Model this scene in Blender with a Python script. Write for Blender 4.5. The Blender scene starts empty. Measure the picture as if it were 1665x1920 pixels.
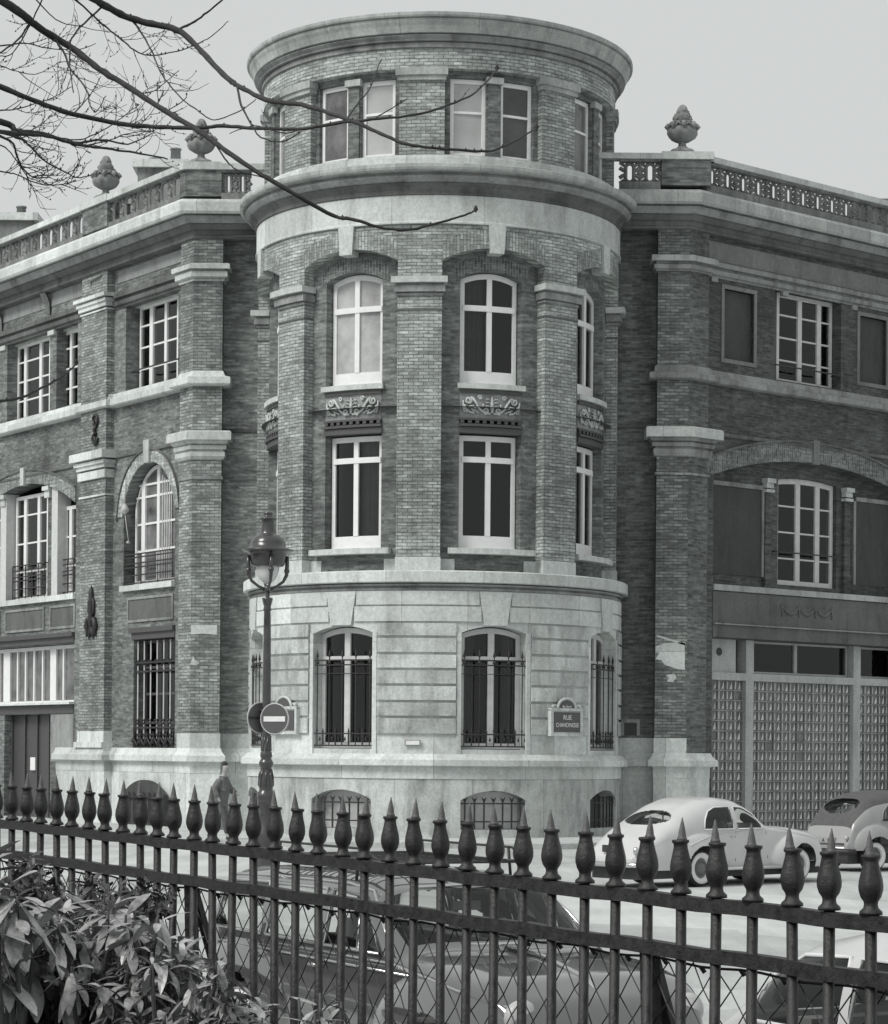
import bpy, math, random
from mathutils import Vector, Matrix
random.seed(7)
sc = bpy.context.scene
col = sc.collection
PI = math.pi
# ------------------------------------------------------------------ camera, sky, sun, exposure
FPX, HY, ROLL, EYE = 4600.0, 1412.0, .008, 2.25
cam_d = bpy.data.cameras.new('camera')
cam = bpy.data.objects.new('camera', cam_d); col.objects.link(cam)
cam.location = (0, 0, EYE)
cam.rotation_euler = (PI/2, 0, 0)
cam.matrix_world = Matrix.Translation((0, 0, EYE)) @ Matrix.Rotation(PI/2, 4, 'X') @ Matrix.Rotation(ROLL, 4, 'Z')
cam_d.sensor_fit = 'HORIZONTAL'; cam_d.sensor_width = 36
cam_d.lens = FPX/1665*36
cam_d.shift_y = (HY-960)/1665
cam_d.clip_start = .1; cam_d.clip_end = 2000
sc.camera = cam

SUN_EL, SUN_AZ = math.radians(46), math.radians(52)      # azimuth: degrees to the left behind the camera
w = bpy.data.worlds.new('World'); sc.world = w; w.use_nodes = True
nt = w.node_tree; nt.nodes.clear()
out = nt.nodes.new('ShaderNodeOutputWorld'); bg = nt.nodes.new('ShaderNodeBackground')
sky = nt.nodes.new('ShaderNodeTexSky'); sky.sky_type = 'NISHITA'; sky.sun_disc = False
sky.sun_elevation = SUN_EL; sky.sun_rotation = PI+SUN_AZ
sky.air_density = 2; sky.dust_density = 6
bw = nt.nodes.new('ShaderNodeRGBToBW')
mx = nt.nodes.new('ShaderNodeMix'); mx.data_type = 'RGBA'
mx.inputs['Factor'].default_value = .93                  # overcast: an even cloud deck over the clear sky
mx.inputs['B'].default_value = (6.2, 6.36, 6.36, 1)
nt.links.new(sky.outputs[0], bw.inputs[0]); nt.links.new(bw.outputs[0], mx.inputs['A'])
nt.links.new(mx.outputs['Result'], bg.inputs[0]); bg.inputs[1].default_value = .1
nt.links.new(bg.outputs[0], out.inputs[0])
sl = bpy.data.lights.new('sun', 'SUN'); sl.energy = 2.5; sl.angle = math.radians(24); sl.color = (1, .985, .96)
so = bpy.data.objects.new('sun', sl); col.objects.link(so)
so.rotation_euler = Vector((math.sin(SUN_AZ)*math.cos(SUN_EL), math.cos(SUN_AZ)*math.cos(SUN_EL), -math.sin(SUN_EL))).to_track_quat('-Z', 'Y').to_euler()
so.location = (-30, -20, 60)
sc.view_settings.view_transform = 'Standard'; sc.view_settings.look = 'None'
sc.view_settings.exposure = .10; sc.view_settings.gamma = 1; sc.view_settings.use_curve_mapping = False

# ------------------------------------------------------------------ materials
def g3(v): return (v*.99, v, v*.995, 1)
def newmat(name):
    m = bpy.data.materials.new(name); m.use_nodes = True
    n = m.node_tree; b = n.nodes['Principled BSDF']
    return m, n, b
def noise(n, scale, detail=5, coord=None, rough=.6, sc3=None):
    t = n.nodes.new('ShaderNodeTexNoise'); t.inputs['Scale'].default_value = scale
    t.inputs['Detail'].default_value = detail; t.inputs['Roughness'].default_value = rough
    if coord is not None:
        if sc3:
            mp = n.nodes.new('ShaderNodeMapping'); mp.inputs['Scale'].default_value = sc3
            n.links.new(coord, mp.inputs['Vector']); coord = mp.outputs[0]
        n.links.new(coord, t.inputs['Vector'])
    return t.outputs['Fac']
def ramp(n, fac, a, b, p0=.3, p1=.7):
    r = n.nodes.new('ShaderNodeValToRGB')
    r.color_ramp.elements[0].position = p0; r.color_ramp.elements[0].color = a if isinstance(a, tuple) else g3(a)
    r.color_ramp.elements[1].position = p1; r.color_ramp.elements[1].color = b if isinstance(b, tuple) else g3(b)
    n.links.new(fac, r.inputs[0]); return r.outputs[0]
def mixc(n, a, b, fac, mode='MIX'):
    m = n.nodes.new('ShaderNodeMix'); m.data_type = 'RGBA'; m.blend_type = mode
    for s, v in (('A', a), ('B', b)):
        if isinstance(v, (float, int)): m.inputs[s].default_value = g3(v)
        else: n.links.new(v, m.inputs[s])
    if isinstance(fac, (float, int)): m.inputs['Factor'].default_value = fac
    else: n.links.new(fac, m.inputs['Factor'])
    return m.outputs['Result']
def bump(n, b, h, dist=.01, st=.5):
    u = n.nodes.new('ShaderNodeBump'); u.inputs['Distance'].default_value = dist; u.inputs['Strength'].default_value = st
    n.links.new(h, u.inputs['Height']); n.links.new(u.outputs[0], b.inputs['Normal'])
def brick(name, c1, c2, mortar, vert=False, dirt=.45):
    m, n, b = newmat(name)
    tc = n.nodes.new('ShaderNodeTexCoord')
    uv = tc.outputs['UV']; ob = tc.outputs['Object']
    mp = n.nodes.new('ShaderNodeMapping')
    if vert: mp.inputs['Rotation'].default_value = (0, 0, PI/2)
    n.links.new(uv, mp.inputs['Vector'])
    # wobble so the courses are not ruler straight
    nz = n.nodes.new('ShaderNodeTexNoise'); nz.inputs['Scale'].default_value = 3.1; nz.inputs['Detail'].default_value = 3
    n.links.new(uv, nz.inputs['Vector'])
    va = n.nodes.new('ShaderNodeVectorMath'); va.operation = 'MULTIPLY_ADD'
    va.inputs[1].default_value = (.035, .018, 0)
    n.links.new(nz.outputs['Color'], va.inputs[0]); n.links.new(mp.outputs[0], va.inputs[2])
    t = n.nodes.new('ShaderNodeTexBrick')
    t.inputs['Scale'].default_value = 1; t.inputs['Brick Width'].default_value = .25; t.inputs['Row Height'].default_value = .085
    t.inputs['Mortar Size'].default_value = .0125; t.inputs['Mortar Smooth'].default_value = .25
    t.inputs['Bias'].default_value = -.1
    t.inputs['Color1'].default_value = g3(c1); t.inputs['Color2'].default_value = g3(c2)
    t.inputs['Mortar'].default_value = g3(mortar)
    n.links.new(va.outputs[0], t.inputs['Vector'])
    vast = noise(n, .16, 3, ob); big = noise(n, .55, 4, ob); sm = noise(n, 9, 4, uv, .7, (.6, 1.6, 1))
    blot = noise(n, 3.3, 3, uv, .6, (.35, 1.8, 1))
    c = mixc(n, t.outputs['Color'], ramp(n, big, 1-dirt, 1.18, .3, .72), 1.0, 'MULTIPLY')
    c = mixc(n, c, ramp(n, sm, .68, 1.35, .32, .7), 1.0, 'MULTIPLY'); c = mixc(n, c, ramp(n, vast, .72, 1.15, .38, .6), 1.0, 'MULTIPLY')
    soot = noise(n, 1.1, 5, ob, .7, (1, 1, .22)); c = mixc(n, c, ramp(n, soot, .72, 1.04, .34, .48), 1.0, 'MULTIPLY')
    c = mixc(n, c, ramp(n, blot, .78, 1.25, .35, .68), 1.0, 'MULTIPLY')
    row = noise(n, 2.2, 5, uv, .75, (.8, 7.5, 1))
    c = mixc(n, c, ramp(n, row, .70, 1.32, .36, .66), 1.0, 'MULTIPLY')
    n.links.new(c, b.inputs['Base Color']); b.inputs['Roughness'].default_value = .85
    bump(n, b, t.outputs['Fac'], .012, -.6)
    return m
def stone(name, c, var=.25, scale=1.2, stains=.35, rough=.8, bs=.3, blocks=None):
    m, n, b = newmat(name)
    tc = n.nodes.new('ShaderNodeTexCoord'); ob = tc.outputs['Object']
    big = noise(n, scale*.5, 6, ob); sm = noise(n, scale*9, 6, ob, .7)
    st = noise(n, scale*1.3, 5, ob, .65, (1, 1, .35))
    c1 = ramp(n, big, c*(1-var), c*(1+var*.6), .3, .7)
    c2 = mixc(n, c1, ramp(n, sm, .78, 1.15, .3, .7), 1.0, 'MULTIPLY')
    c3 = mixc(n, c2, ramp(n, st, 1-stains, 1.06, .32, .52), 1.0, 'MULTIPLY')
    dr = noise(n, scale*2.2, 5, ob, .7, (1, 1, .10))
    c3 = mixc(n, c3, ramp(n, dr, 1-stains*.4, 1.03, .34, .52), 1.0, 'MULTIPLY')
    if blocks:                                           # each block has a tone of its own
        mp = n.nodes.new('ShaderNodeMapping'); mp.inputs['Location'].default_value = (0, -blocks[2], 0); n.links.new(tc.outputs['UV'], mp.inputs['Vector'])
        t = n.nodes.new('ShaderNodeTexBrick'); t.inputs['Scale'].default_value = 1; t.inputs['Brick Width'].default_value = blocks[0]; t.inputs['Row Height'].default_value = blocks[1]
        t.inputs['Mortar Size'].default_value = blocks[3]; t.inputs['Color1'].default_value = g3(.80); t.inputs['Color2'].default_value = g3(1.14); t.inputs['Mortar'].default_value = g3(.5)
        n.links.new(mp.outputs[0], t.inputs['Vector']); c3 = mixc(n, c3, t.outputs['Color'], 1.0, 'MULTIPLY')
    n.links.new(c3, b.inputs['Base Color']); b.inputs['Roughness'].default_value = rough
    bump(n, b, sm, .02, bs)
    return m
def plain(name, c, rough=.5, metal=0, var=.12, scale=6, coat=0, spec=.5, lumps=0):
    m, n, b = newmat(name)
    tc = n.nodes.new('ShaderNodeTexCoord')
    f = noise(n, scale, 5, tc.outputs['Object'])
    n.links.new(ramp(n, f, c*(1-var), c*(1+var), .3, .7), b.inputs['Base Color'])
    b.inputs['Roughness'].default_value = rough; b.inputs['Metallic'].default_value = metal
    b.inputs['Coat Weight'].default_value = coat; b.inputs['Specular IOR Level'].default_value = spec
    if lumps:
        bump(n, b, noise(n, scale*2.5, 5, tc.outputs['Object'], .7), lumps, .7); r2 = n.nodes.new('ShaderNodeMath'); r2.operation = 'MULTIPLY_ADD'; r2.inputs[1].default_value = .5; r2.inputs[2].default_value = rough-.25
        n.links.new(noise(n, scale, 5, tc.outputs['Object'], .7), r2.inputs[0]); n.links.new(r2.outputs[0], b.inputs['Roughness'])
    return m
M = {}
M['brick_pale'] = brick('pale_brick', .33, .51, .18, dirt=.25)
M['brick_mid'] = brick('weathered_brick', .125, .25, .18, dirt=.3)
M['brick_dark'] = brick('dark_brick', .065, .120, .10, dirt=.3)  # right wing brick, darkened to paint in its shaded side
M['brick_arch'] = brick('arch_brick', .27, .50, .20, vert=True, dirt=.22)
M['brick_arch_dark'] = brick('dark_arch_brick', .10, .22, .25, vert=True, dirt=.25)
M['stone'] = stone('limestone', .60, .14, 1.1, .22, blocks=(1.6, 20, 5, .007))
M['stone_rough'] = stone('rusticated_limestone', .52, .30, 1.8, .42, .85, 1.0, blocks=(1.35, .405, 2.71, 0))
M['stone_trim'] = stone('weathered_trim_stone', .43, .14, 1.8, .30, blocks=(1.9, 20, 5, .009))
M['stone_light'] = stone('pale_limestone', .60, .10, 1.5, .22, blocks=(2.3, 20, 5, .009))
M['stone_grey'] = stone('weathered_shaded_stone', .27, .3, 1.5, .45)  # weathered grey that also paints shade under cornices and on the right wing
M['stone_dark'] = stone('sooty_shaded_stone', .13, .35, 1.5, .4)  # sooty dark; also paints shade into cornice beds and coves
M['render'] = stone('plain_render', .18, .15, 1.2, .2)  # right wing render, its shaded side put into the colour
M['panel'] = stone('dark_panel', .055, .15, 2, .2)
M['concrete'] = stone('painted_concrete', .42, .12, 2, .15)
M['paint'] = plain('white_paint', .74, .45, var=.06)
M['paint_old'] = plain('old_white_paint', .55, .5, var=.1)
M['iron'] = plain('black_iron', .022, .55, 0, .3, 20)
M['fence'] = plain('painted_fence_iron', .020, .45, 0, .7, 35, 0, .45, .004)
M['wire'] = plain('rusty_wire', .035, .7, .3)
def seethrough(name, tint, ior):
    m, n, b = newmat(name); o = n.nodes['Material Output']
    t = n.nodes.new('ShaderNodeBsdfTransparent'); t.inputs[0].default_value = (tint, tint*1.01, tint, 1)
    g = n.nodes.new('ShaderNodeBsdfGlossy'); g.inputs['Roughness'].default_value = .03; g.inputs['Color'].default_value = (.9, .9, .9, 1)
    tc = n.nodes.new('ShaderNodeTexCoord'); u = n.nodes.new('ShaderNodeBump'); u.inputs['Distance'].default_value = .004; u.inputs['Strength'].default_value = .4
    n.links.new(noise(n, 2.5, 2, tc.outputs['Object']), u.inputs['Height']); n.links.new(u.outputs[0], g.inputs['Normal'])
    f = n.nodes.new('ShaderNodeFresnel'); f.inputs[0].default_value = ior
    x = n.nodes.new('ShaderNodeMixShader'); n.links.new(f.outputs[0], x.inputs[0]); n.links.new(t.outputs[0], x.inputs[1]); n.links.new(g.outputs[0], x.inputs[2])
    n.links.new(x.outputs[0], o.inputs['Surface']); return m
M['glass'] = seethrough('window_glass', .6, 1.45)
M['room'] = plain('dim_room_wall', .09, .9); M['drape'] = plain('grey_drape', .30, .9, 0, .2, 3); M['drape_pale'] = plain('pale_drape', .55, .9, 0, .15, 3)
M['glass_mid'] = plain('grey_window_glass', .13, .12, 0, .6, 1.6)
M['glass_pale'] = plain('curtained_glass', .36, .2, 0, .35, 1.3)
M['curtain'] = plain('net_curtain', .38, .6, 0, .3, 2)
M['door'] = plain('dark_door_paint', .06, .5)
M['block'] = plain('glass_block', .15, .22, 0, .35, 3)
M['wood_dark'] = plain('dark_moulding', .07, .6)
M['roof'] = plain('zinc_roof', .3, .5)

# ------------------------------------------------------------------ frames and pixel helpers
def ray(px, py):
    dx = px-832.5; dy = HY-py; c, s = math.cos(ROLL), math.sin(ROLL)
    return ((dx*c-dy*s)/FPX, (dx*s+dy*c)/FPX)
def at(px, py, Y):
    a, b = ray(px, py); return Vector((a*Y, Y, EYE+b*Y))
class Plane:
    def __init__(s, P, u):
        l = math.hypot(*u); s.P = P; s.u = (u[0]/l, u[1]/l); s.n = (s.u[1], -s.u[0])
    def pt(s, a, z, d=0):
        return (s.P[0]+s.u[0]*a+s.n[0]*d, s.P[1]+s.u[1]*a+s.n[1]*d, z)
    def hit(s, px, py, d=0):
        a, b = ray(px, py)
        ox, oy = s.P[0]+s.n[0]*d, s.P[1]+s.n[1]*d
        t = (ox*s.n[0]+oy*s.n[1])/(a*s.n[0]+s.n[1])
        x, y = a*t, t
        return ((x-ox)*s.u[0]+(y-oy)*s.u[1], EYE+b*t)
    def S(s, px, py, d=0): return s.hit(px, py, d)[0]
    def Z(s, px, py, d=0): return s.hit(px, py, d)[1]
    def n_(s, a, b): return 1
class Cyl:                       # tower-local: axis at the origin, front towards -Y
    R = 4.82
    def pt(s, a, z, d=0):
        t = a/s.R; r = s.R+d
        return (r*math.sin(t), -r*math.cos(t), z)
    def n_(s, a, b): return max(1, int(abs(b-a)/.16))
class MB:
    def __init__(s): s.v = []; s.f = []; s.uv = []; s.sm = []
    def quad(s, ps, uvs, smooth=False):
        i = len(s.v); s.v += [tuple(p) for p in ps]; s.f.append(tuple(range(i, i+len(ps)))); s.uv += uvs; s.sm.append(smooth)
    def box(s, x0, x1, y0, y1, z0, z1):
        P = [(x, y, z) for z in (z0, z1) for y in (y0, y1) for x in (x0, x1)]
        for q in ((0, 2, 3, 1), (4, 5, 7, 6), (0, 1, 5, 4), (2, 6, 7, 3), (0, 4, 6, 2), (1, 3, 7, 5)):
            ps = [P[k] for k in q]
            s.quad(ps, [(p[0]+p[1], p[2]) for p in ps])
    def solid(s, F, a0, a1, zl, zh, d0, d1, n=None):
        if n is None: n = F.n_(a0, a1)
        if callable(zl) or callable(zh): n = max(n, 14)
        fl = zl if callable(zl) else (lambda a, z=zl: z)
        fh = zh if callable(zh) else (lambda a, z=zh: z)
        A = [a0+(a1-a0)*i/n for i in range(n+1)]
        for i in range(n):
            p, q = A[i], A[i+1]
            lp, lq, hp, hq = fl(p), fl(q), fh(p), fh(q)
            s.quad([F.pt(p, lp, d1), F.pt(q, lq, d1), F.pt(q, hq, d1), F.pt(p, hp, d1)], [(p, lp), (q, lq), (q, hq), (p, hp)])
            s.quad([F.pt(q, lq, d0), F.pt(p, lp, d0), F.pt(p, hp, d0), F.pt(q, hq, d0)], [(q, lq), (p, lp), (p, hp), (q, hq)])
            s.quad([F.pt(p, hp, d1), F.pt(q, hq, d1), F.pt(q, hq, d0), F.pt(p, hp, d0)], [(p, hp), (q, hq), (q, hq+.1), (p, hp+.1)])
            s.quad([F.pt(p, lp, d0), F.pt(q, lq, d0), F.pt(q, lq, d1), F.pt(p, lp, d1)], [(p, lp-.1), (q, lq-.1), (q, lq), (p, lp)])
        for a, sg in ((a0, 1), (a1, -1)):
            l, h = fl(a), fh(a)
            ps = [F.pt(a, l, d0), F.pt(a, l, d1), F.pt(a, h, d1), F.pt(a, h, d0)]
            uv = [(a+sg*(d1-d0), l), (a, l), (a, h), (a+sg*(d1-d0), h)]
            if sg < 0: ps.reverse(); uv.reverse()
            s.quad(ps, uv)
    def wall(s, F, a0, a1, z0, z1, d0, d1, cols):
        """cols: list of (sa, sb, [(za, zb, rise), ...]) sorted by sa"""
        a = a0
        for sa, sb, ops in sorted(cols):
            if sa > a: s.solid(F, a, sa, z0, z1, d0, d1)
            lo = z0
            for za, zb, rise in sorted(ops):
                if za > (lo(sa) if callable(lo) else lo)+.001: s.solid(F, sa, sb, lo, za, d0, d1)
                lo = arc(sa, sb, zb, rise) if rise else zb
            s.solid(F, sa, sb, lo, z1, d0, d1)
            a = sb
        if a < a1: s.solid(F, a, a1, z0, z1, d0, d1)
    def sweep(s, path, prof, closed=False, caps=True, smooth=False):
        """plan polyline path [(x,y)], wall line left to right; profile [(d,z)] offset towards the street"""
        n = len(path); offs = []
        for i in range(n):
            def nn(p, q):
                l = math.hypot(q[0]-p[0], q[1]-p[1]); return ((q[1]-p[1])/l, -(q[0]-p[0])/l)
            if i == 0: m = nn(path[0], path[1])
            elif i == n-1: m = nn(path[-2], path[-1])
            else:
                a, b = nn(path[i-1], path[i]), nn(path[i], path[i+1])
                k = 1+a[0]*b[0]+a[1]*b[1]; m = ((a[0]+b[0])/k, (a[1]+b[1])/k)
            offs.append(m)
        L = [0]
        for i in range(1, n): L.append(L[-1]+math.hypot(path[i][0]-path[i-1][0], path[i][1]-path[i-1][1]))
        pr = list(prof)+([prof[0]] if closed else [])
        for i in range(n-1):
            acc = pr[0][1]
            for k in range(len(pr)-1):
                (da, za), (db, zb) = pr[k], pr[k+1]
                l = math.hypot(db-da, zb-za)
                P = lambda i, d, z: (path[i][0]+offs[i][0]*d, path[i][1]+offs[i][1]*d, z)
                s.quad([P(i, da, za), P(i+1, da, za), P(i+1, db, zb), P(i, db, zb)], [(L[i], acc), (L[i+1], acc), (L[i+1], acc+l), (L[i], acc+l)], smooth)
                acc += l
        if caps and closed:
            for i in (0, n-1):
                ps = [(path[i][0]+offs[i][0]*d, path[i][1]+offs[i][1]*d, z) for d, z in prof]
                if i == 0: ps.reverse()
                s.quad(ps, [(p[0]+p[1], p[2]) for p in ps])
    def csweep(s, prof, t0, t1, n=120, smooth=True):
        """profile [(r,z)] round the tower axis, degrees from the front"""
        acc = prof[0][1]
        for k in range(len(prof)-1):
            (ra, za), (rb, zb) = prof[k], prof[k+1]; l = math.hypot(rb-ra, zb-za)
            for i in range(n):
                a, b = math.radians(t0+(t1-t0)*i/n), math.radians(t0+(t1-t0)*(i+1)/n)
                P = lambda r, t, z: (r*math.sin(t), -r*math.cos(t), z)
                R = 4.82
                s.quad([P(ra, a, za), P(ra, b, za), P(rb, b, zb), P(rb, a, zb)], [(a*R, acc), (b*R, acc), (b*R, acc+l), (a*R, acc+l)], False)
            acc += l
    def tube(s, pts, r, n=6, cap=True):
        pts = [Vector(p) for p in pts]; m = len(pts)
        rr = r if isinstance(r, (list, tuple)) else [r]*m
        rings = []; up = Vector((0, 0, 1)); prev = None
        for i, p in enumerate(pts):
            t = (pts[min(i+1, m-1)]-pts[max(i-1, 0)])
            if t.length < 1e-9: t = Vector((0, 0, 1))
            t.normalize()
            if prev is None:
                a = t.cross(up)
                if a.length < .05: a = t.cross(Vector((1, 0, 0)))
            else: a = prev-t*prev.dot(t)
            if a.length < 1e-6: a = t.cross(Vector((0, 1, 0)))
            a.normalize(); prev = a; b = t.cross(a)
            rings.append([p+(a*math.cos(2*PI*k/n)+b*math.sin(2*PI*k/n))*rr[i] for k in range(n)])
        i0 = len(s.v)
        for R in rings: s.v += [tuple(v) for v in R]
        for i in range(m-1):
            for k in range(n):
                q = (i0+i*n+k, i0+i*n+(k+1) % n, i0+(i+1)*n+(k+1) % n, i0+(i+1)*n+k)
                s.f.append(q); s.uv += [(k/n, i), ((k+1)/n, i), ((k+1)/n, i+1), (k/n, i+1)]; s.sm.append(n > 4)
        if cap:
            for R, rev in ((0, True), (m-1, False)):
                q = [i0+R*n+k for k in range(n)]
                if rev: q.reverse()
                s.f.append(tuple(q)); s.uv += [(0, 0)]*n; s.sm.append(False)
    def lathe(s, prof, c=(0, 0, 0), n=24, smooth=True, mod=None, caps=True):
        i0 = len(s.v); m = len(prof)
        for r, z in prof:
            for k in range(n):
                t = 2*PI*k/n; q = r*(mod(t, z) if mod else 1)
                s.v.append((c[0]+q*math.cos(t), c[1]+q*math.sin(t), c[2]+z))
        for i in range(m-1):
            for k in range(n):
                s.f.append((i0+i*n+k, i0+i*n+(k+1) % n, i0+(i+1)*n+(k+1) % n, i0+(i+1)*n+k))
                s.uv += [(k/n, i), ((k+1)/n, i), ((k+1)/n, i+1), (k/n, i+1)]; s.sm.append(smooth)
        if not caps: return
        s.f.append(tuple(i0+k for k in reversed(range(n)))); s.uv += [(0, 0)]*n; s.sm.append(False)
        s.f.append(tuple(i0+(m-1)*n+k for k in range(n))); s.uv += [(0, 0)]*n; s.sm.append(False)
    def bar(s, p, q, wx, wy=None):
        """square bar between two points"""
        wy = wy or wx
        p, q = Vector(p), Vector(q); t = (q-p).normalized()
        a = t.cross(Vector((0, 0, 1)))
        if a.length < .05: a = Vector((1, 0, 0))
        a.normalize(); b = t.cross(a)
        c = [(-1, -1), (1, -1), (1, 1), (-1, 1)]
        P = [p+a*i*wx/2+b*j*wy/2 for i, j in c]; Q = [q+a*i*wx/2+b*j*wy/2 for i, j in c]
        for k in range(4):
            l = (k+1) % 4; s.quad([P[k], P[l], Q[l], Q[k]], [(0, 0), (wx, 0), (wx, 1), (0, 1)])
        s.quad(P[::-1], [(0, 0)]*4); s.quad(Q, [(0, 0)]*4)
    def mesh(s, name, mat):
        me = bpy.data.meshes.new(name); me.from_pydata(s.v, [], s.f)
        uvl = me.uv_layers.new(name='UVMap')
        flat = [c for u in s.uv for c in u]
        uvl.data.foreach_set('uv', flat)
        me.polygons.foreach_set('use_smooth', s.sm)
        me.materials.append(mat); me.update(); return me
    def build(s, name, mat, parent=None, loc=(0, 0, 0), rz=0):
        return link(name, s.mesh(name, mat), parent, loc, rz)
def link(name, me, parent=None, loc=(0, 0, 0), rz=0):
    o = bpy.data.objects.new(name, me); col.objects.link(o)
    o.parent = parent; o.location = loc; o.rotation_euler = (0, 0, rz); return o
def arc(sa, sb, z, rise):
    h = (sb-sa)/2; m = (sa+sb)/2; R = (h*h+rise*rise)/(2*rise)
    return lambda a: z+rise-R+math.sqrt(max(0, R*R-(a-m)**2))
def tag(o, label=None, cat=None, group=None, kind=None):
    for k, v in (('label', label), ('category', cat), ('group', group), ('kind', kind)):
        if v: o[k] = v
    return o
def empty(name, loc=(0, 0, 0), rz=0, **k):
    o = bpy.data.objects.new(name, None); col.objects.link(o); o.location = loc; o.rotation_euler = (0, 0, rz)
    o.empty_display_size = .3; tag(o, **k); return o
def text(name, body, size, mat, parent, M4, ext=.002, sx=1):
    cu = bpy.data.curves.new(name, 'FONT'); cu.body = body; cu.size = size; cu.extrude = ext
    cu.align_x = 'CENTER'; cu.align_y = 'CENTER'
    t = bpy.data.objects.new(name, cu); col.objects.link(t)
    bpy.context.view_layer.update()
    me = bpy.data.meshes.new_from_object(t.evaluated_get(bpy.context.evaluated_depsgraph_get()))
    bpy.data.objects.remove(t); me.transform(M4 @ Matrix.Diagonal((sx, 1, 1, 1))); me.materials.clear(); me.materials.append(mat)
    return link(name, me, parent)
# ------------------------------------------------------------------ ground
def ground():
    m, n, b = newmat('road_surface'); tc = n.nodes.new('ShaderNodeTexCoord'); ob = tc.outputs['Object']
    c = ramp(n, noise(n, .35, 6, ob), .44, .56)
    c = mixc(n, c, ramp(n, noise(n, 1.1, 6, ob, .7, (1, .12, 1)), .80, 1.08, .35, .6), 1.0, 'MULTIPLY')
    c = mixc(n, c, ramp(n, noise(n, 40, 4, ob), .88, 1.08), 1.0, 'MULTIPLY')
    n.links.new(c, b.inputs['Base Color']); b.inputs['Roughness'].default_value = .7
    pt_ = n.nodes.new('ShaderNodeTexVoronoi'); pt_.inputs['Scale'].default_value = .16; n.links.new(ob, pt_.inputs['Vector'])
    c = mixc(n, c, ramp(n, pt_.outputs['Color'], .86, 1.07, .25, .75), 1.0, 'MULTIPLY'); n.links.new(c, b.inputs['Base Color'])
    bump(n, b, noise(n, 60, 3, ob), .01, .5)
    mb = MB(); mb.quad([(-400, -60, 0), (400, -60, 0), (400, 700, 0), (-400, 700, 0)], [(0, 0)]*4)
    tag(mb.build('road', m), kind='structure')
    pv = stone('pavement_asphalt', .50, .12, 1.0, .2)
    kb = stone('granite_kerb', .42, .15, 3, .2)
    # pavement round the corner building: street line in front of tower and wings
    A = [(-30, 104), (-9.3, 64.2), (-6.2, 59.2), (-3.2, 58.0), (2.5, 57.9), (7.6, 61.2), (34, 84.0)]
    inn = [(-24, 107), (-7, 66.5), (-4, 64), (-2, 63), (1.5, 63), (6, 66), (32, 90)]
    mb = MB()
    for i in range(len(A)-1):
        mb.quad([(*A[i], .146), (*A[i+1], .146), (*inn[i+1], .146), (*inn[i], .146)], [A[i], A[i+1], inn[i+1], inn[i]])
    tag(mb.build('pavement', pv), kind='structure')
    mb = MB(); mb.sweep(A, [(0, -.02), (.16, -.02), (.16, .13), (.14, .15), (0, .15)], closed=True)
    tag(mb.build('kerb', kb), kind='structure')
    # pavement and raised garden on this side
    fd = Vector((.537, -.843, 0)).normalized(); fp = at(800, 1412, 7.0)
    def along(s, off): return (fp.x+fd.x*s+fd.y*off*-1, fp.y+fd.y*s+fd.x*off)
    mb = MB(); P = [along(-40, .1), along(12, .1), along(12, 2.6), along(-40, 2.6)]
    mb.quad([(p[0], p[1], .15) for p in P], P)
    tag(mb.build('near_pavement', stone('near_pavement_asphalt', .09, .25, 1.0, .3)), kind='structure')  # asphalt coloured dark as if in shadow, so the car side reflects dark
    mb = MB(); mb.sweep([along(12, 2.6), along(-40, 2.6)], [(-.02, 0), (.13, 0), (.13, .15), (-.02, .15)], closed=True)
    tag(mb.build('near_kerb', kb), kind='structure')
    soil = stone('garden_soil', .035, .4, 3, .4)
    mb = MB(); P = [along(-40, -.15), along(12, -.15), along(12, -30), along(-40, -30)]
    mb.quad([(p[0], p[1], .6) for p in P][::-1], P)
    tag(mb.build('garden_ground', soil), kind='structure')
    w_ = tag(empty('low_garden_wall', (*along(0, 0), 0)), 'low sooty stone wall under the spear-topped iron fence', 'wall')
    mb = MB(); mb.sweep([(along(12, 0)[0]-w_.location.x, along(12, 0)[1]-w_.location.y), (along(-40, 0)[0]-w_.location.x, along(-40, 0)[1]-w_.location.y)],
        [(-.18, 0), (.12, 0), (.12, .7), (.16, .72), (.16, .82), (-.22, .82), (-.22, .72), (-.18, .7)], closed=True)
    mb.build('wall_body', M['stone_dark'], w_)
    return along
along = ground()

# ------------------------------------------------------------------ the corner building
TX, TY = -.257, 65.75
bld = tag(empty('corner_building', (TX, TY, 0)), 'brick and stone corner building with round tower between two wings', 'building')
WL = (-TX, -TY, 0)
def W(mb, name, mat, parent=None): 
    return mb.build(name, M[mat], parent or bld, WL if parent is None else (0, 0, 0))
T = Cyl()
def ds(a): return math.radians(a)*T.R
BAY = [-74.2, -28.2, 17.8, 63.8]; PIL = [-97.2, -51.2, -5.2, 40.8, 86.8]
def cast(mb, name, mat, angs, parent_list=None, lab=None):
    me = mb.mesh(name, M[mat]); r = []
    for i, a in enumerate(angs):
        p = parent_list[i] if parent_list else bld
        o = link(name, me, p, (0, 0, 0), 0 if parent_list else math.radians(a)); r.append(o)
        if lab: o['label'] = lab
    return r
def zt(y, r): return EYE+(HY-y)*(TY-r)/FPX

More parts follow.
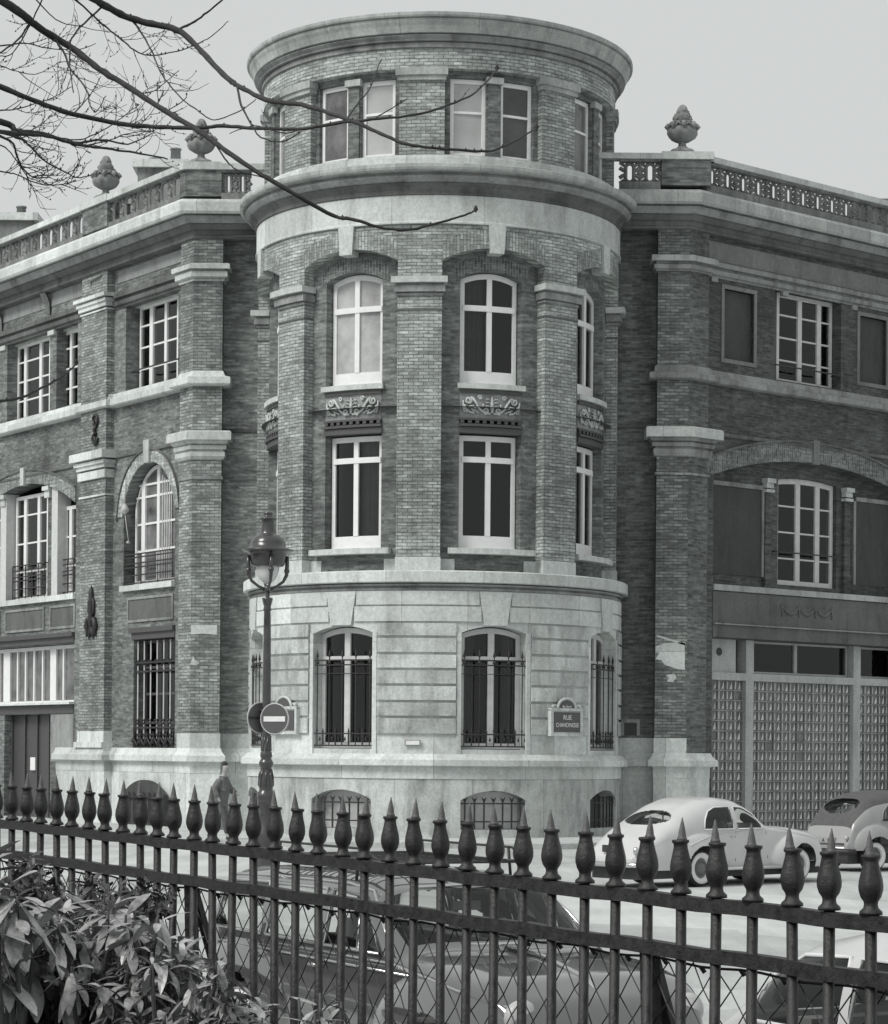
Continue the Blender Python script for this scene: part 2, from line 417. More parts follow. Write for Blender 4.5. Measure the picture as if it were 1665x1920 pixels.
# ---- basement and stone ground storey
mb = MB(); ops = [(ds(b)-ds(10), ds(b)+ds(10), [(.35, 1.08, .24)]) for b in BAY]
mb.wall(T, ds(-135), ds(135), 0, 1.91, -.35, .15, ops)
mb.build('basement_wall', stone('patchy_limestone', .54, .3, 2.2, .36, blocks=(1.9, 1.6, 0, .008)), bld)
mb = MB(); mb.csweep([(4.97, 1.60), (5.0, 1.61), (5.0, 1.915), (5.15, 1.92), (5.17, 1.94), (5.17, 2.08), (5.15, 2.09), (5.08, 2.14), (5.0, 2.22), (4.85, 2.23)], -135, 135)
mb.build('plinth_ledge', M['stone_light'], bld)
mb = MB(); mb.csweep([(3.6, 6.8), (3.6, 16.9)], -180, 180, 60); mb.csweep([(4.7, 16.2), (.1, 16.2)], -180, 180, 60); mb.csweep([(4.7, 6.6), (.1, 6.6)], -180, 180, 60); mb.csweep([(4.7, 10.9), (3.6, 10.9)], -180, 180, 60); mb.csweep([(3.8, 2.2), (3.8, 6.4)], -135, 135, 60); mb.csweep([(4.5, .1), (4.5, 2)], -135, 135, 60)
mb.build('inner_wall', M['room'], bld)
mb = MB(); ops = [(ds(b)-ds(10), ds(b)+ds(10), [(2.34, 5.24, .17)]) for b in BAY]
mb.wall(T, ds(-135), ds(135), 2.2, 6.3, -.36, .10, ops)
# smooth strip round each opening and key block
for b in BAY:
    for sg in (-1, 1):
        a0, a1 = sorted((b+sg*10.02, b+sg*11.3)); mb.solid(T, ds(a0), ds(a1), 2.22, 5.25, .05, .135)
mb.build('stone_wall', M['stone'], bld)
CL = [2.70, 3.14, 3.53, 3.94, 4.33, 4.72, 5.13, 5.50]
rnd = random.Random(3)
mb = MB()
edges = [-135]+[x for b in BAY for x in (b-11.5, b+11.5)]+[135]
for j in range(len(CL)-1):
    for k in range(0, len(edges)-1, 2):
        a, b = edges[k], edges[k+1]
        cuts = [a]; 
        cuts.append(b)
        for c0, c1 in zip(cuts, cuts[1:]):
            p = rnd.uniform(-.006, .006)
            h0, h1 = CL[j]+.032, CL[j+1]-.032
            mb.solid(T, ds(c0)+.004, ds(c1)-.004, h0, h1, .09, .165+p)
mb.build('rusticated_blocks', M['stone_rough'], bld)
mb = MB()
for k in range(len(BAY)+1):
    a = BAY[k-1]+3.9 if k else -135; b = BAY[k]-3.9 if k < len(BAY) else 135
    aL = BAY[k-1]+5.2 if k else -135; bL = BAY[k]-5.2 if k < len(BAY) else 135
    mb.solid(T, ds(a+.4), ds(b-.4), 5.52, 5.89, .09, .15); mb.solid(T, ds(aL-.3), ds(bL+.3), 5.93, 6.27, .09, .15)
mb.build('voussoir_courses', M['stone'], bld)
mb = MB()
for sg in (1,):
    zl, zh = 5.43, 6.27
    N = 10
    for i in range(N):
        z0, z1 = zl+(zh-zl)*i/N, zl+(zh-zl)*(i+1)/N; hw = ds(3.4+1.5*(i+.5)/N)
        mb.solid(T, -hw, hw, z0, z1, .05, .175, 2)
cast(mb, 'keystone', 'stone_light', BAY)
# ledge between stone and brick
mb = MB(); mb.csweep([(5.0, 6.47), (5.12, 6.475), (5.14, 6.49), (5.14, 6.74), (5.10, 6.77), (4.5, 6.78)], -135, 135)
mb.build('tower_ledge', M['stone_light'], bld)
mb = MB(); mb.csweep([(4.88, 6.28), (4.96, 6.285), (4.96, 6.34), (4.91, 6.345), (4.91, 6.38), (5.0, 6.40), (5.02, 6.44), (4.93, 6.445), (4.93, 6.49)], -135, 135)
mb.build('ledge_moulding', M['stone_grey'], bld)
# ---- basement windows: grille with forked tops, a pale blind behind
mb = MB()
for i in range(7):
    a = ds(-8.6+17.2*i/6)
    mb.bar(T.pt(a, .36, .08), T.pt(a, 1.12, .08), .035)
    for sg in (-1, 1): mb.bar(T.pt(a, 1.02, .08), T.pt(a+sg*.055, 1.15, .08), .022)
for z in (.55, 1.0): mb.bar(T.pt(ds(-9.9), z, .08), T.pt(0, z, .10), .035); mb.bar(T.pt(0, z, .10), T.pt(ds(9.9), z, .08), .035)
cast(mb, 'basement_grille', 'iron', BAY)
mb = MB(); mb.solid(T, ds(-9.8), ds(9.8), .36, 1.3, -.28, -.25)
cast(mb, 'basement_blind', 'paint_old', BAY[1:3]); cast(mb, 'basement_blind', 'door', [BAY[0], BAY[3]])

# ---- windows
def window(F, s0, s1, z0, z1, d, glass, mull=(), trans=(), rise=0, fw=.07, kick=0, paint='paint', dep=.08, kz=0):
    f, p = MB(), MB()
    top = arc(s0, s1, z1, rise) if rise else (lambda a: z1)
    f.solid(F, s0, s0+fw, z0, top, d-dep, d); f.solid(F, s1-fw, s1, z0, top, d-dep, d)
    f.solid(F, s0+fw, s1-fw, lambda a: top(a)-fw*1.1, top, d-dep, d-.004)
    f.solid(F, s0+fw, s1-fw, z0, z0+fw+kick, d-dep, d-.003)
    if kick: f.solid(F, s0-.01, s1+.01, z0, z0+.05, d-dep, d+.03)
    for a, wd in mull: f.solid(F, a-wd/2, a+wd/2, z0+fw+kick, lambda q: top(q)-fw, d-dep, d+.012)
    for z, wd, pr in trans: f.solid(F, s0+fw*.6, s1-fw*.6, z-wd/2, z+wd/2, d-dep, d+pr)
    p.solid(F, s0+.01, s1-.01, z0+.01, lambda a: top(a)-.02, d-.06, d-.045)
    cs = []
    cr = random.Random(int(abs(s0*97+z0*31+s1*7)))
    for k in range(3):                                   # three ways the drapes hang
        c = MB(); wd = (s1-s0); 
        for a, b in {0: [(.06, .26), (.74, .94)], 1: [(.08, .42)], 2: [(.55, .93)]}[k]:
            m_ = 12
            for i in range(m_):
                q0, q1 = a+(b-a)*i/m_, a+(b-a)*(i+1)/m_; e0, e1 = .03*math.sin(i*2.2), .03*math.sin((i+1)*2.2)
                A = s0+wd*q0; B_ = s0+wd*q1; zb = z0+.1; 
                c.quad([F.pt(A, zb, d-.22+e0), F.pt(B_, zb, d-.22+e1), F.pt(B_, top(B_)-.1, d-.22+e1), F.pt(A, top(A)-.1, d-.22+e0)], [(0, 0)]*4, True)
        cs.append(c.mesh('drape', M['drape']))
    return f.mesh('window', M[paint]), p.mesh('pane', M[glass]), cs, glass
rdr = random.Random(12)
def place(me, parent=None, rz=0, loc=(0, 0, 0), pane_mat=None, label=None, drape=None):
    o = link('window', me[0], parent or bld, loc, rz)
    pm = me[1]
    if pane_mat: pm = pm.copy(); pm.materials.clear(); pm.materials.append(M[pane_mat])
    link('pane', pm, o)
    if label: o['label'] = label
    if me[3] == 'glass' and not pane_mat:
        k = rdr.choice((None, 0, 1, 2)) if drape is None else drape
        if k is not None and k >= 0:
            mm = me[2][k]
            if rdr.random() < .3: mm = mm.copy(); mm.materials.clear(); mm.materials.append(M['drape_pale'])
            link('drape', mm, o)
    return o
hw = ds(10.3)
lo_w = window(T, -hw+.02, hw-.02, 7.37, 10.22, -.55, 'glass', [(0, .15)], [(9.62, .14, .03)], 0, .12, .22)
up_w = window(T, -hw+.02, hw-.02, 11.50, 14.13, -.55, 'glass', [(0, .15)], [(13.42, .14, .03)], .17, .12, .22)
gr_w = window(T, ds(-9.9), ds(9.9), 2.36, 5.22, -.20, 'glass', [(0, .17)], [(4.62, .10, .02)], .16, .12, .02, 'paint_old')
for i, b in enumerate(BAY):
    R = math.radians(b)
    place(gr_w, rz=R, label='arched ground window with dark panes', drape=(1, -1, 0, -1)[i])
    place(lo_w, rz=R, drape=(0, 2, -1, 1)[i])
    place(up_w, rz=R, pane_mat='glass_pale' if i == 1 else None, label='arched upper window with pale curtained panes' if i == 1 else None)
# interior curtain panel in the left upper window is only its pane; sills
mb = MB(); mb.solid(T, ds(-14), ds(14), 7.22, 7.36, -.5, -.03); 
cast(mb, 'window_sill', 'stone_light', BAY)
mb = MB(); mb.solid(T, ds(-11.2), ds(11.2), 11.36, 11.49, -.5, -.19)
cast(mb, 'window_sill', 'stone_light', BAY)
mb = MB(); mb.solid(T, ds(-10.1), ds(10.1), 2.24, 2.345, -.3, .08)
cast(mb, 'window_sill', 'stone_light', BAY)
# window guards of the ground storey
mb = MB(); d = .06
def hb(z, w_=.03):
    for i in range(6): mb.bar(T.pt(ds(-9.9+19.8*i/6), z, d), T.pt(ds(-9.9+19.8*(i+1)/6), z, d), w_)
for z in (4.44, 4.56, 4.22, 2.72, 2.42): hb(z, .035 if z != 4.22 else .018)
for i in range(9):
    a = ds(-9+18*i/8); mb.bar(T.pt(a, 2.42, d), T.pt(a, 2.72 if i % 2 else 4.75, d), .022 if i % 2 == 0 else .03)
    if i % 2 == 0:
        mb.lathe([(0, 0), (.035, .03), (.03, .08), (.0, .22)], T.pt(a, 4.62, d), 6); mb.lathe([(0, 0), (.045, .03), (.045, .08), (0, .11)], T.pt(a, 4.45, d), 6)
    mb.lathe([(.0, 0), (.03, .04), (0, .16)], T.pt(a, 2.72 if i % 2 else 2.75, d), 6)
    mb.lathe([(.0, 0), (.028, .05), (0, .14)], T.pt(a+.09, 2.52, d), 5)
cast(mb, 'window_grille', 'iron', BAY)
# ---- brick storeys: set-back wall, pilasters, arches
mb = MB(); e = 10.5
ops = [(ds(b-e), ds(b+e), [(7.3, 10.62, 0), (11.4, 14.12, .2)]) for b in BAY]
mb.wall(T, ds(-135), ds(135), 6.76, 15.6, -.75, -.32, ops)
mb.build('recessed_wall', M['brick_mid'], bld)
mb = MB()
for b in BAY:
    lo = arc(ds(-16.4), ds(16.4), 14.50, .33)
    mb.solid(T, ds(b-16.4), ds(b+16.4), lambda a, c=ds(b): lo(a-c), 15.42, -.34, 0, 40)
for p in [-135+24]+PIL+[111]:
    w2 = 6.6 if abs(p) < 100 else 18
    if abs(p) > 100: mb.solid(T, ds(p-20), ds(p+7.2 if p < 0 else p+20), 14.3, 15.42, -.34, 0)
    else: mb.solid(T, ds(p-w2), ds(p+w2), 14.0, 15.42, -.34, 0)
mb.build('arch_wall', M['brick_pale'], bld)
# radial bricks over the big arches: arcs standing 6 mm proud
mb = MB()
a_lo, a_hi = arc(ds(-16.3), ds(16.3), 14.51, .33), arc(ds(-19), ds(19), 14.86, .44)
mb.solid(T, ds(-16.3), ds(16.3), a_lo, a_hi, -.02, .008, 40)
cast(mb, 'brick_arch', 'brick_arch', BAY)
mb = MB()
a_lo, a_hi = arc(ds(-10.4), ds(10.4), 14.13, .2), arc(ds(-13), ds(13), 14.42, .28)
mb.solid(T, ds(-12.5), ds(12.5), lambda a: a_lo(a) if abs(a) < ds(10.4) else 14.13-(abs(a)-ds(10.4))*.3, a_hi, -.34, -.31, 40)
cast(mb, 'brick_arch', 'brick_arch_dark', BAY)
mb = MB()
for i in range(8):
    z0, z1 = 14.70+.72*i/8, 14.70+.72*(i+1)/8; q = ds(2.1+.6*i/8); mb.solid(T, -q, q, z0, z1, -.3, .07, 2)
cast(mb, 'keystone', 'stone_light', BAY)
sh = MB(); sh.solid(T, ds(-6.6), ds(6.6), 6.8, 14.05, -.34, 0)
pil = cast(sh, 'pilaster', 'brick_pale', PIL)
cp = MB()
cp.solid(T, ds(-8.1), ds(8.1), 13.92, 14.07, -.3, .20); pc = cast(cp, 'capital', 'stone', PIL, pil)
cp = MB(); cp.solid(T, ds(-7.0), ds(7.0), 13.86, 13.92, -.3, .05); cp.solid(T, ds(-7.5), ds(7.5), 13.70, 13.86, -.3, .11)
cp.solid(T, ds(-7.0), ds(7.0), 13.62, 13.67, -.3, .045); cast(cp, 'capital_moulding', 'stone_grey', PIL, pil)
cp = MB(); cp.solid(T, ds(-6.9), ds(6.9), 13.25, 13.30, -.3, .035); cast(cp, 'neck_band', 'stone_dark', PIL, pil)
bs = MB(); bs.solid(T, ds(-11.3), ds(11.3), 6.76, 7.10, -.5, -.29); bs.solid(T, ds(-6.75), ds(6.75), 6.76, 7.12, -.32, .025)
cast(bs, 'pilaster_base', 'stone_light', PIL, pil)
# smooth stone band, drip moulding, lantern ledge
mb = MB(); mb.csweep([(4.7, 15.40), (4.885, 15.40), (4.885, 15.44), (4.86, 15.47), (4.86, 16.10)], -135, 135)
mb.build('stone_band', M['stone_light'], bld)
mb = MB(); mb.csweep([(4.84, 16.10), (4.90, 16.12), (4.90, 16.15), (4.88, 16.16), (4.88, 16.22), (4.93, 16.30), (5.02, 16.37), (5.02, 16.39)], -135, 135)
mb.build('cornice_cove', M['stone_dark'], bld)  # dark stone paints the shade under the lantern ledge
mb = MB(); mb.csweep([(5.0, 16.39), (5.08, 16.40), (5.15, 16.48), (5.17, 16.53), (5.12, 16.535), (5.12, 16.60), (5.2, 16.60), (5.24, 16.62)], -135, 135)
mb.build('cornice_moulding', M['stone_grey'], bld)
mb = MB(); mb.csweep([(5.23, 16.62), (5.315, 16.65), (5.335, 16.70), (5.335, 16.78), (5.30, 16.80), (4.80, 16.88)], -135, 135)
mb.build('lantern_ledge', M['stone_trim'], bld)
mb = MB(); mb.csweep([(4.82, 16.85), (4.82, 17.06), (4.76, 17.08), (4.76, 17.13), (4.5, 17.14)], -135, 135)
mb.build('lantern_plinth', M['stone'], bld)
# ---- lantern storey
mb = MB()
ops = []
for b in BAY+[BAY[3]+46, BAY[0]-46]: ops += [(ds(b-14.2), ds(b-2.4), [(17.16, 19.12, 0)]), (ds(b+2.4), ds(b+14.2), [(17.16, 19.12, 0)])]
mb.wall(T, ds(-135), ds(135), 16.9, 19.35, -.75, -.32, ops)
mb.build('lantern_wall', M['brick_mid'], bld)
lw = window(T, ds(-5.85), ds(5.85), 17.17, 19.11, -.42, 'glass_pale', [], [(18.28, .06, 0)], 0, .10, 0)
pl_ = M['glass_sky'] = plain('sky_lit_glass', .42, .15, 0, .15, 1)  # pale base colour stands in for sky light seen through the panes
lanes = {(-1, 0): 'glass_mid', (1, 1): 'glass_mid'}
for i, b in enumerate(BAY):
    for k, sg in enumerate((-1, 1)):
        mat = 'glass_sky'
        if (i, k) == (1, 0): mat = 'glass_mid'
        if (i, k) == (2, 1): mat = 'glass_dim'
        if (i, k) in ((3, 0), (3, 1), (0, 0), (0, 1)): mat = 'glass_dim2'
        if mat not in M: M[mat] = plain(mat, .075 if mat == 'glass_dim' else .16, .15, 0, .3, 1.5)
        place(lw, rz=math.radians(b+sg*8.3), pane_mat=mat)
PL2 = PIL+[-143.2+0, 132.8]
sh = MB(); sh.solid(T, ds(-7.0), ds(7.0), 17.0, 19.25, -.34, -.14)
lp = cast(sh, 'lantern_pilaster', 'brick_pale', PIL)
cp = MB(); cp.solid(T, ds(-7.9), ds(7.9), 19.12, 19.30, -.34, -.02); cp.solid(T, ds(-7.4), ds(7.4), 19.0, 19.12, -.34, -.07)
cast(cp, 'capital', 'stone_trim', PIL, lp)
sh = MB(); sh.solid(T, ds(-2.0), ds(2.0), 17.0, 19.1, -.35, -.27); lq = cast(sh, 'window_pier', 'brick_mid', BAY)
cp = MB(); cp.solid(T, ds(-2.8), ds(2.8), 19.0, 19.16, -.35, -.20); cast(cp, 'capital', 'stone_trim', BAY, lq)
mb = MB(); mb.solid(T, ds(-135), ds(135), 19.28, 19.84, -.5, -.12)
mb.build('lantern_frieze', M['brick_pale'], bld)
mb = MB(); mb.csweep([(4.68, 19.80), (4.76, 19.81), (4.76, 19.92), (4.71, 19.925), (4.71, 19.95), (4.84, 19.955), (4.84, 20.0), (4.92, 20.06), (4.92, 20.075), (4.86, 20.08), (4.86, 20.11)], -180, 180)
mb.build('cornice_moulding', M['stone_grey'], bld)
mb = MB(); mb.csweep([(4.86, 20.11), (4.96, 20.12), (4.98, 20.18), (5.02, 20.28), (5.07, 20.36), (5.09, 20.43), (5.06, 20.435), (5.06, 20.46), (5.14, 20.465), (5.16, 20.50), (5.16, 20.57), (5.08, 20.60), (4.6, 20.64), (0.01, 21.0)], -180, 180)
mb.build('crowning_cornice', M['stone_trim'], bld)
# ---- relief panels
def relief_mesh():
    m = MB()
    W2, H0, H1 = ds(9.6), 10.70, 11.22; H = H1-H0; zc = (H0+H1)/2; D0 = -.27
    P = lambda x, y: T.pt(x*W2, H0+y*H, D0)
    def cur(pts, r):
        for sg in (-1, 1): m.tube([P(sg*x, y) for x, y in pts], r, 5)
    def spiral(cx, cy, r0, turns, dr, ph, asp=.62):
        k = int(turns*14); return [(cx+(r0*(1-dr*i/k))*math.cos(ph+2*PI*turns*i/k)*asp, cy+r0*(1-dr*i/k)*math.sin(ph+2*PI*turns*i/k)) for i in range(k+1)]
    m.tube([P(0, .12), P(0, .5), P(0, .9)], [.035, .05, .02], 6)
    for y in (.45, .62, .78): cur([(.03, y-.08), (.12, y+.02), (.22, y)], .016)
    cur(spiral(.2, .22, .17, 1.3, .8, -1.6), .028)
    cur([(.05, .1), (.25, .12), (.42, .3), (.55, .6), (.68, .86)], .034)
    cur(spiral(.8, .72, .2, 1.4, .85, 2.2), .03)
    cur(spiral(.42, .85, .12, 1.2, .8, 0), .02)
    cur([(.95, .5), (.9, .3), (.75, .15), (.6, .1)], .03); cur([(.98, .7), (.97, .35), (.93, .12)], .022)
    cur([(.55, .35), (.66, .45), (.78, .42)], .024); cur([(.45, .12), (.6, .25), (.72, .3)], .022)
    for x, y in ((.87, .18), (.64, .2), (.5, .45), (.3, .5), (.9, .42)): 
        for sg in (-1, 1): m.lathe([(0, -.04), (.035, 0), (0, .04)], P(sg*x, y), 6)
    return m
fr = MB(); fr.solid(T, ds(-10.4), ds(10.4), 10.60, 11.36, -.6, -.31)
fb = cast(fr, 'relief_panel', 'stone_grey', BAY)
rl = relief_mesh(); cast(rl, 'scroll_relief', 'stone_light', BAY, fb)
mb = MB(); mb.solid(T, ds(-10.6), ds(10.6), 10.26, 10.40, -.6, -.27); mb.solid(T, ds(-10.6), ds(10.6), 10.42, 10.48, -.6, -.22)
for i in range(9): a = ds(-9.6+19.2*i/8); mb.solid(T, a-.05, a+.05, 10.50, 10.58, -.5, -.26)
mb.solid(T, ds(-10.6), ds(10.6), 10.40, 10.42, -.6, -.30); mb.solid(T, ds(-10.6), ds(10.6), 10.48, 10.50, -.6, -.30); mb.solid(T, ds(-10.6), ds(10.6), 10.58, 10.63, -.6, -.25)
cast(mb, 'lintel_moulding', 'wood_dark', BAY)
mb = MB(); mb.solid(T, ds(-10.4), ds(10.4), 11.25, 11.33, -.5, -.26)
cast(mb, 'relief_border', 'wood_dark', BAY)

# ------------------------------------------------------------------ frontal faces and wings
YR, YL = 65.2, 67.1
xr0, xr1 = at(1230, 1000, YR).x, at(1290, 1000, YR).x
xl0, xl1 = at(361, 900, YL).x, at(415, 900, YL).x
FR = Plane((xr1, YR), (.744, .669)); FRf = Plane((xr1, YR), (1, 0))
FLn = Plane((xl0, YL), (.559, -.829)); FLf = Plane((xl0, YL), (1, 0))
def zR(y, d=0): return FRf.Z(1262, y, d)
def zL(y, d=0): return FLf.Z(388, y, d)
prw = FR.S(1326, 1000); plw = -FLn.S(336, 1000)
pA0, pA1 = FLn.S(153, 650, 0), FLn.S(200, 650, 0)
def P2(F, s, d): q = F.pt(s, 0, d); return (q[0], q[1])
RB, LB = .14, .25                                   # how far the pilasters stand out of the wing walls
pathR = [(3.2, YR+.5), (xr0, YR+.5), (xr0, YR), (xr1, YR), P2(FR, prw, 0), P2(FR, prw, -RB)]
pathL = [P2(FLn, -plw, -LB), P2(FLn, -plw, 0), (xl0, YL), (xl1, YL), (xl1, YL+.5), (-3.2, YL+.5)]
farR, farL = P2(FR, 30, -RB), P2(FLn, -34, -LB)
M['brick_left'] = brick('lit_side_brick', .17, .34, .22, dirt=.2); M['brick_right_end'] = brick('recess_brick', .09, .18, .14, dirt=.25); M['brick_right'] = brick('shaded_side_brick', .13, .27, .10, dirt=.25)  # colours hold side light: left recess raised, right pilaster and recess shaded
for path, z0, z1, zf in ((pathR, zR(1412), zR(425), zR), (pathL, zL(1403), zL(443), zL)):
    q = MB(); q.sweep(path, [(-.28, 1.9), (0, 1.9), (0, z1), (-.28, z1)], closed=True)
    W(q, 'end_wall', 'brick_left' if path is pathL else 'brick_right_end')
# lighter brick on the front faces of the corner pilasters
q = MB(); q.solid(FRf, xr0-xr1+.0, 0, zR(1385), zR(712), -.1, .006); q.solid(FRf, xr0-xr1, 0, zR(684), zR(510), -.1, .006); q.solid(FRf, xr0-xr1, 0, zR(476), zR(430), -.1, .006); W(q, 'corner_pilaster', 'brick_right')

M['brick_pale2'] = brick('mid_brick', .19, .38, .13, dirt=.25)
q = MB(); q.solid(FLf, 0, xl1-xl0, zL(1373), zL(722), -.1, .006); q.solid(FLf, 0, xl1-xl0, zL(696), zL(520), -.1, .006); q.solid(FLf, 0, xl1-xl0, zL(493), zL(450), -.1, .006)
q.solid(FLn, -plw, 0, zL(1373), zL(722), -.1, .006); q.solid(FLn, -plw, 0, zL(696), zL(520), -.1, .006); q.solid(FLn, -plw, 0, zL(493), zL(450), -.1, .006)
W(q, 'corner_pilaster', 'brick_pale2')
def sweepW(path, prof, name, mat):
    q = MB(); q.sweep(path, prof, closed=True); return W(q, name, mat)
def pr(zf, lst, back=-.05): return [(back, zf(lst[0][1], 0))]+[(d, zf(y, d)) for d, y in lst]+[(back, zf(lst[-1][1], 0))]
cR = [(3.0, YR), (xr1, YR), P2(FR, 30, 0)]; cL = [P2(FLn, -34, 0), (xl0, YL), (-3.0, YL)]
for path, zf, dy, nm in ((cR, zR, 0, 'R'), (cL, zL, 18, 'L')):
    sweepW(path, pr(zf, [(.02, 430+dy), (.07, 428+dy), (.07, 424+dy), (.04, 423+dy), (.04, 414+dy), (.12, 412+dy), (.2, 406+dy), (.24, 401+dy)], -.3), 'cornice_bed', 'stone_dark')  # dark stone paints the soffit shadow below the slab
    sweepW(path, pr(zf, [(.22, 400.5+dy), (.34, 400+dy), (.38, 396+dy), (.42, 390+dy), (.44, 386+dy), (.38, 385.5+dy), (.38, 383+dy)], -.3), 'cornice_moulding', 'stone_grey')
    sweepW(path, pr(zf, [(.40, 382.5+dy), (.58, 382+dy), (.62, 377+dy), (.62, 360+dy), (.55, 355+dy)], -.5), 'cornice_slab', 'stone_trim' if nm == 'R' else 'stone')  # right slab takes darker stone, its shaded side put into the colour
    # basement ledge and plinth
    bp = pathR if nm == 'R' else pathL
    bx = bp[:-1]+[P2(FR, prw+.12, 0), P2(FR, prw+.12, -.5)] if nm == 'R' else [P2(FLn, FLn.S(92, 1412), -LB), P2(FLn, pA0-.06, -LB), P2(FLn, pA0-.06, 0), P2(FLn, pA1+.06, 0), P2(FLn, pA1+.06, -LB)]+bp
    dz = 0 if nm == 'R' else -9
    sweepW(bx, pr(zf, [(.03, 1459+dz), (.03, 1440+dz), (.06, 1437.5+dz), (.18, 1437+dz), (.18, 1426+dz), (.16, 1425+dz), (.08, 1419+dz), (.04, 1412+dz)]), 'plinth_ledge', 'stone_light' if nm == 'L' else 'stone')
    sweepW(bx, [(-.2, 0), (.02, 0), (.02, zf(1459+dz)), (-.2, zf(1459+dz))], 'basement_wall', 'stone')
    sweepW(bp if nm == 'L' else bp[:4], [(-.1, zf(1412+dz)), (.02, zf(1412+dz)), (.02, zf(1384+dz)), (-.1, zf(1384+dz))], 'plinth_course', 'stone_light' if nm == 'L' else 'stone')
# caps and sill bands
capR, capL = pathR[1:6], pathL[:5]
sweepW(capR, pr(zR, [(.14, 488.5), (.18, 488), (.18, 478), (.14, 477)]), 'capital', 'stone_trim'); sweepW(capR, pr(zR, [(.03, 508), (.05, 507), (.05, 504), (.11, 503), (.11, 495), (.05, 494), (.05, 488)]), 'capital_moulding', 'stone_grey')
sweepW(capL, pr(zL, [(.14, 503.5), (.2, 503), (.2, 494), (.14, 493)]), 'capital', 'stone'); sweepW(capL, pr(zL, [(.03, 527), (.05, 526), (.05, 523), (.03, 522), (.06, 521), (.13, 518), (.13, 508), (.06, 507), (.06, 503)]), 'capital_moulding', 'stone')
sweepW(capR, pr(zR, [(.24, 818.5), (.30, 818), (.30, 801), (.26, 799)]), 'capital', 'stone'); sweepW(capR, pr(zR, [(.02, 856), (.06, 854), (.09, 848), (.09, 841), (.05, 840), (.05, 837), (.12, 836), (.14, 829), (.08, 828), (.16, 825), (.20, 819), (.20, 818)]), 'capital_moulding', 'stone_grey')
sweepW(capL, pr(zL, [(.22, 824.5), (.28, 824), (.28, 809), (.24, 807)]), 'capital', 'stone'); sweepW(capL, pr(zL, [(.02, 862), (.06, 860), (.10, 855), (.10, 847), (.05, 846), (.05, 843), (.12, 842), (.14, 835), (.08, 834), (.16, 831), (.20, 825), (.20, 824)]), 'capital_moulding', 'stone')
for path, zf, y, m_ in ((capR, zR, 888, 'brick_pale2'), (capL, zL, 896, 'stone_grey')): sweepW(path, pr(zf, [(.025, y+3), (.04, y+2), (.04, y-2), (.025, y-3)]), 'string_course', m_)
sweepW(pathR[1:]+[farR], pr(zR, [(.03, 712), (.2, 709), (.22, 707), (.22, 698), (.08, 696), (.06, 686), (.02, 684)]), 'sill_band', 'stone_grey')  # greyer than the left band: shaded side painted into the stone
sweepW([farL, P2(FLn, pA0, -LB), P2(FLn, pA0+.01, -LB+.12), P2(FLn, pA1, -LB+.12), P2(FLn, pA1+.01, -LB)]+pathL[:5], pr(zL, [(.03, 724), (.2, 721), (.24, 718), (.24, 706), (.08, 704), (.04, 697), (.02, 695)]), 'sill_band', 'stone_light')
sweepW([(3.2, YR+.5), (xr0, YR+.5)], pr(zR, [(.03, 798), (.05, 797), (.05, 793), (.03, 792)]), 'string_course', 'stone_dark')
sweepW([(xl1, YL+.5), (-3.2, YL+.5)], pr(zL, [(.03, 806), (.05, 805), (.05, 800), (.03, 799)]), 'string_course', 'stone_dark')
sweepW([(3.2, YR+.5), (xr0, YR+.5)], pr(zR, [(.03, 484), (.05, 483), (.05, 480), (.03, 479)]), 'string_course', 'stone_dark')
# plaster patches left on the brick of the corner pilasters
def patch(F, pts, d, name, mat):
    q = MB(); P = [F.hit(x, y, d) for x, y in pts]
    q.quad([F.pt(a, z, d) for a, z in P], [(a, z) for a, z in P]); 
    for i in range(len(P)):
        a, b = P[i], P[(i+1) % len(P)]; q.quad([F.pt(a[0], a[1], d), F.pt(a[0], a[1], d-.03), F.pt(b[0], b[1], d-.03), F.pt(b[0], b[1], d)], [(0, 0)]*4)
    return W(q, name, mat)
patch(FRf, [(1229, 1212), (1246, 1206), (1284, 1204), (1284, 1256), (1268, 1254), (1246, 1246), (1240, 1238), (1229, 1236), (1236, 1224), (1229, 1222)], .012, 'plaster_patch', 'stone_light')
patch(FRf, [(1248, 1266), (1264, 1263), (1268, 1270), (1262, 1279), (1250, 1278), (1254, 1272)], .012, 'plaster_patch', 'stone_light')
patch(FLf, [(358, 1172), (407, 1172), (407, 1190), (380, 1188), (358, 1190)], .012, 'plaster_patch', 'stone_light')
patch(FLf, [(356, 1246), (362, 1230), (366, 1238), (374, 1243), (368, 1248)], .012, 'plaster_patch', 'stone_light')
# square vent in the right end wall
FRr = Plane((0, YR+.5), (1, 0))
q = MB(); a0, a1 = FRr.S(1170, 1367), FRr.S(1194, 1367); z0, z1 = FRr.Z(1180, 1379), FRr.Z(1180, 1355)
for s0, s1, b0, b1 in ((a0-.08, a1+.08, z1, z1+.09), (a0-.08, a0, z0, z1), (a1, a1+.08, z0, z1)): q.solid(FRr, s0, s1, b0, b1, -.02, .03)
v = W(q, 'wall_vent', 'stone_grey'); q = MB(); q.solid(FRr, a0, a1, z0, z1, -.02, .012); W(q, 'vent_hole', 'panel', v)
# quoin line and render stripe on the lower right wall
patch(FRf, [(1231, 1190), (1284, 1206), (1284, 1210), (1231, 1194)], .012, 'roof_scar', 'stone')
